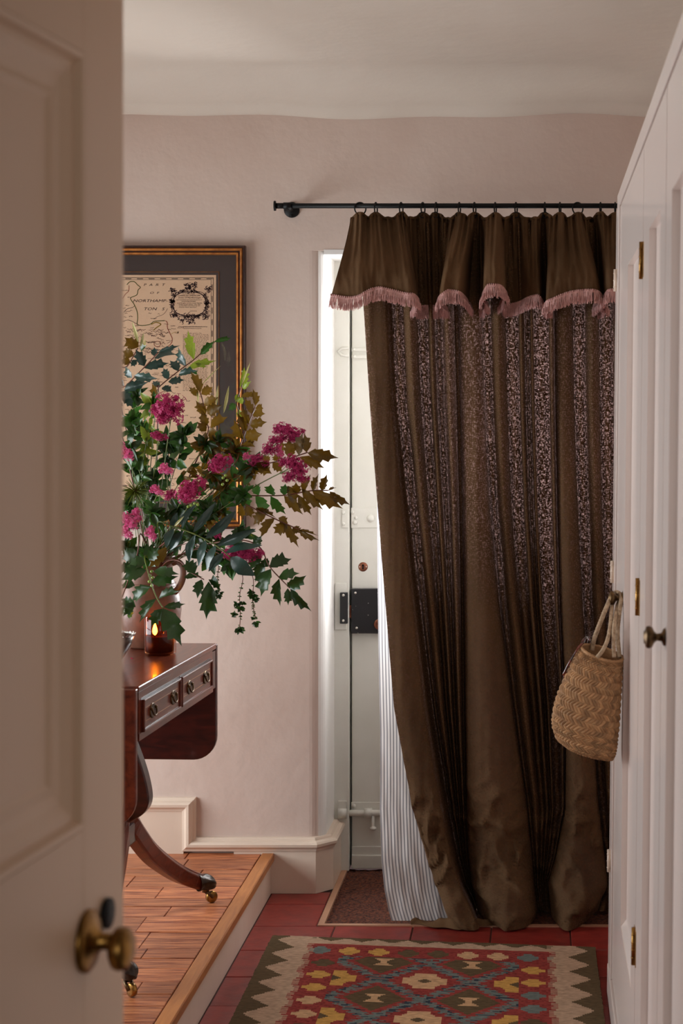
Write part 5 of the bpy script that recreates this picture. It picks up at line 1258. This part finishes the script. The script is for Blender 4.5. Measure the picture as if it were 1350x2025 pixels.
HM = [floret_head(3, 210, M_petal), floret_head(8, 210, M_petal), floret_head(13, 150, M_petalpale)]
FL = [([(340, 806, 30, 32, 0), (326, 822, 16, 18, 0)], 'tallest magenta flower, in front of the map', 4.64), ([(307, 806, 13, 13, 0)], 'small magenta flower just left of the tallest one', 4.70), ([(314, 860, 16, 11, 0)], 'small magenta flower below the tallest one', 4.66), ([(249, 893, 15, 22, 1)], 'pink flower cut off by the open door, upper left', 4.62),
 ([(435, 912, 21, 24, 0)], 'deep crimson oval flower at the centre right of the bouquet', 4.62), ([(330, 927, 15, 13, 1)], 'pale pink small flower between leaves at the centre', 4.60), ([(375, 965, 29, 28, 0)], 'roundest and largest magenta flower at the bouquet centre', 4.54), ([(312, 969, 15, 11, 1), (338, 977, 14, 11, 0)], 'pair of small pink clusters left of the roundest flower', 4.60),
 ([(573, 852, 26, 14, 0), (552, 849, 12, 12, 0), (583, 860, 18, 14, 0), (560, 866, 12, 10, 0)], 'highest magenta flower at far right, on a long stem', 4.72), ([(533, 888, 14, 13, 0), (545, 870, 14, 10, 0), (553, 892, 12, 14, 1)], 'loose magenta flower under the highest right one', 4.70),
 ([(582, 915, 17, 17, 0), (594, 928, 18, 20, 0), (575, 942, 16, 12, 0), (562, 912, 12, 10, 0), (598, 945, 12, 10, 0)], 'magenta flower among the bronze leaves pointing right', 4.62), ([(508, 908, 17, 12, 0), (491, 902, 11, 9, 1), (525, 917, 10, 8, 0)], 'small pink flower left of the right-hand magenta ones', 4.66),
 ([(257, 1030, 14, 22, 1), (272, 1018, 13, 14, 1), (252, 1052, 14, 14, 1)], 'pink flower low at left beside the open door', 4.58), ([(301, 1054, 13, 15, 1)], 'small pink flower low at left, second from the door', 4.58), ([(485, 1092, 30, 20, 0), (460, 1088, 20, 18, 0), (505, 1100, 16, 12, 0)], 'lowest magenta flower, behind the smooth leaves at right', 4.60), ([(430, 1052, 9, 14, 0)], 'tiny magenta flower between the smooth leaves', 4.62)]
for hd, lab, Y in FL:
    o = root('flower_stem', lab, 'flower', MOUTH, 0, 'magenta flowers in the jug')
    Y -= .05; c0 = P(hd[0][0], hd[0][1]+6, Y+.01); m0 = mouth(); side = Vector((0, .03, .05))
    cv = catmull([m0, m0.lerp(c0, .5)+side, c0], 10); MB().tube(cv, .0014, 6).build('stem', M_stem, o)
    for i, (px, py, rx, ry, pale) in enumerate(hd):
        q = P(px, py, Y+.006*i); sc = Y/FPX
        if i: MB().tube([cv[-4], cv[-2].lerp(q, .5), q], .0009, 5).build('stem', M_stem, o)
        h = bpy.data.objects.new('flower_head', HM[2] if pale else HM[RL.randint(0, 1)]); COL.objects.link(h); h.parent = o
        Mx = Matrix.Translation(q) @ Matrix.Rotation(RL.uniform(-.5, .5), 4, 'Y') @ Matrix.Diagonal((rx*sc*1.25, min(rx, ry)*sc*1.2, ry*sc*1.25, 1))
        h.matrix_basis = RM[o.name].inverted() @ Mx
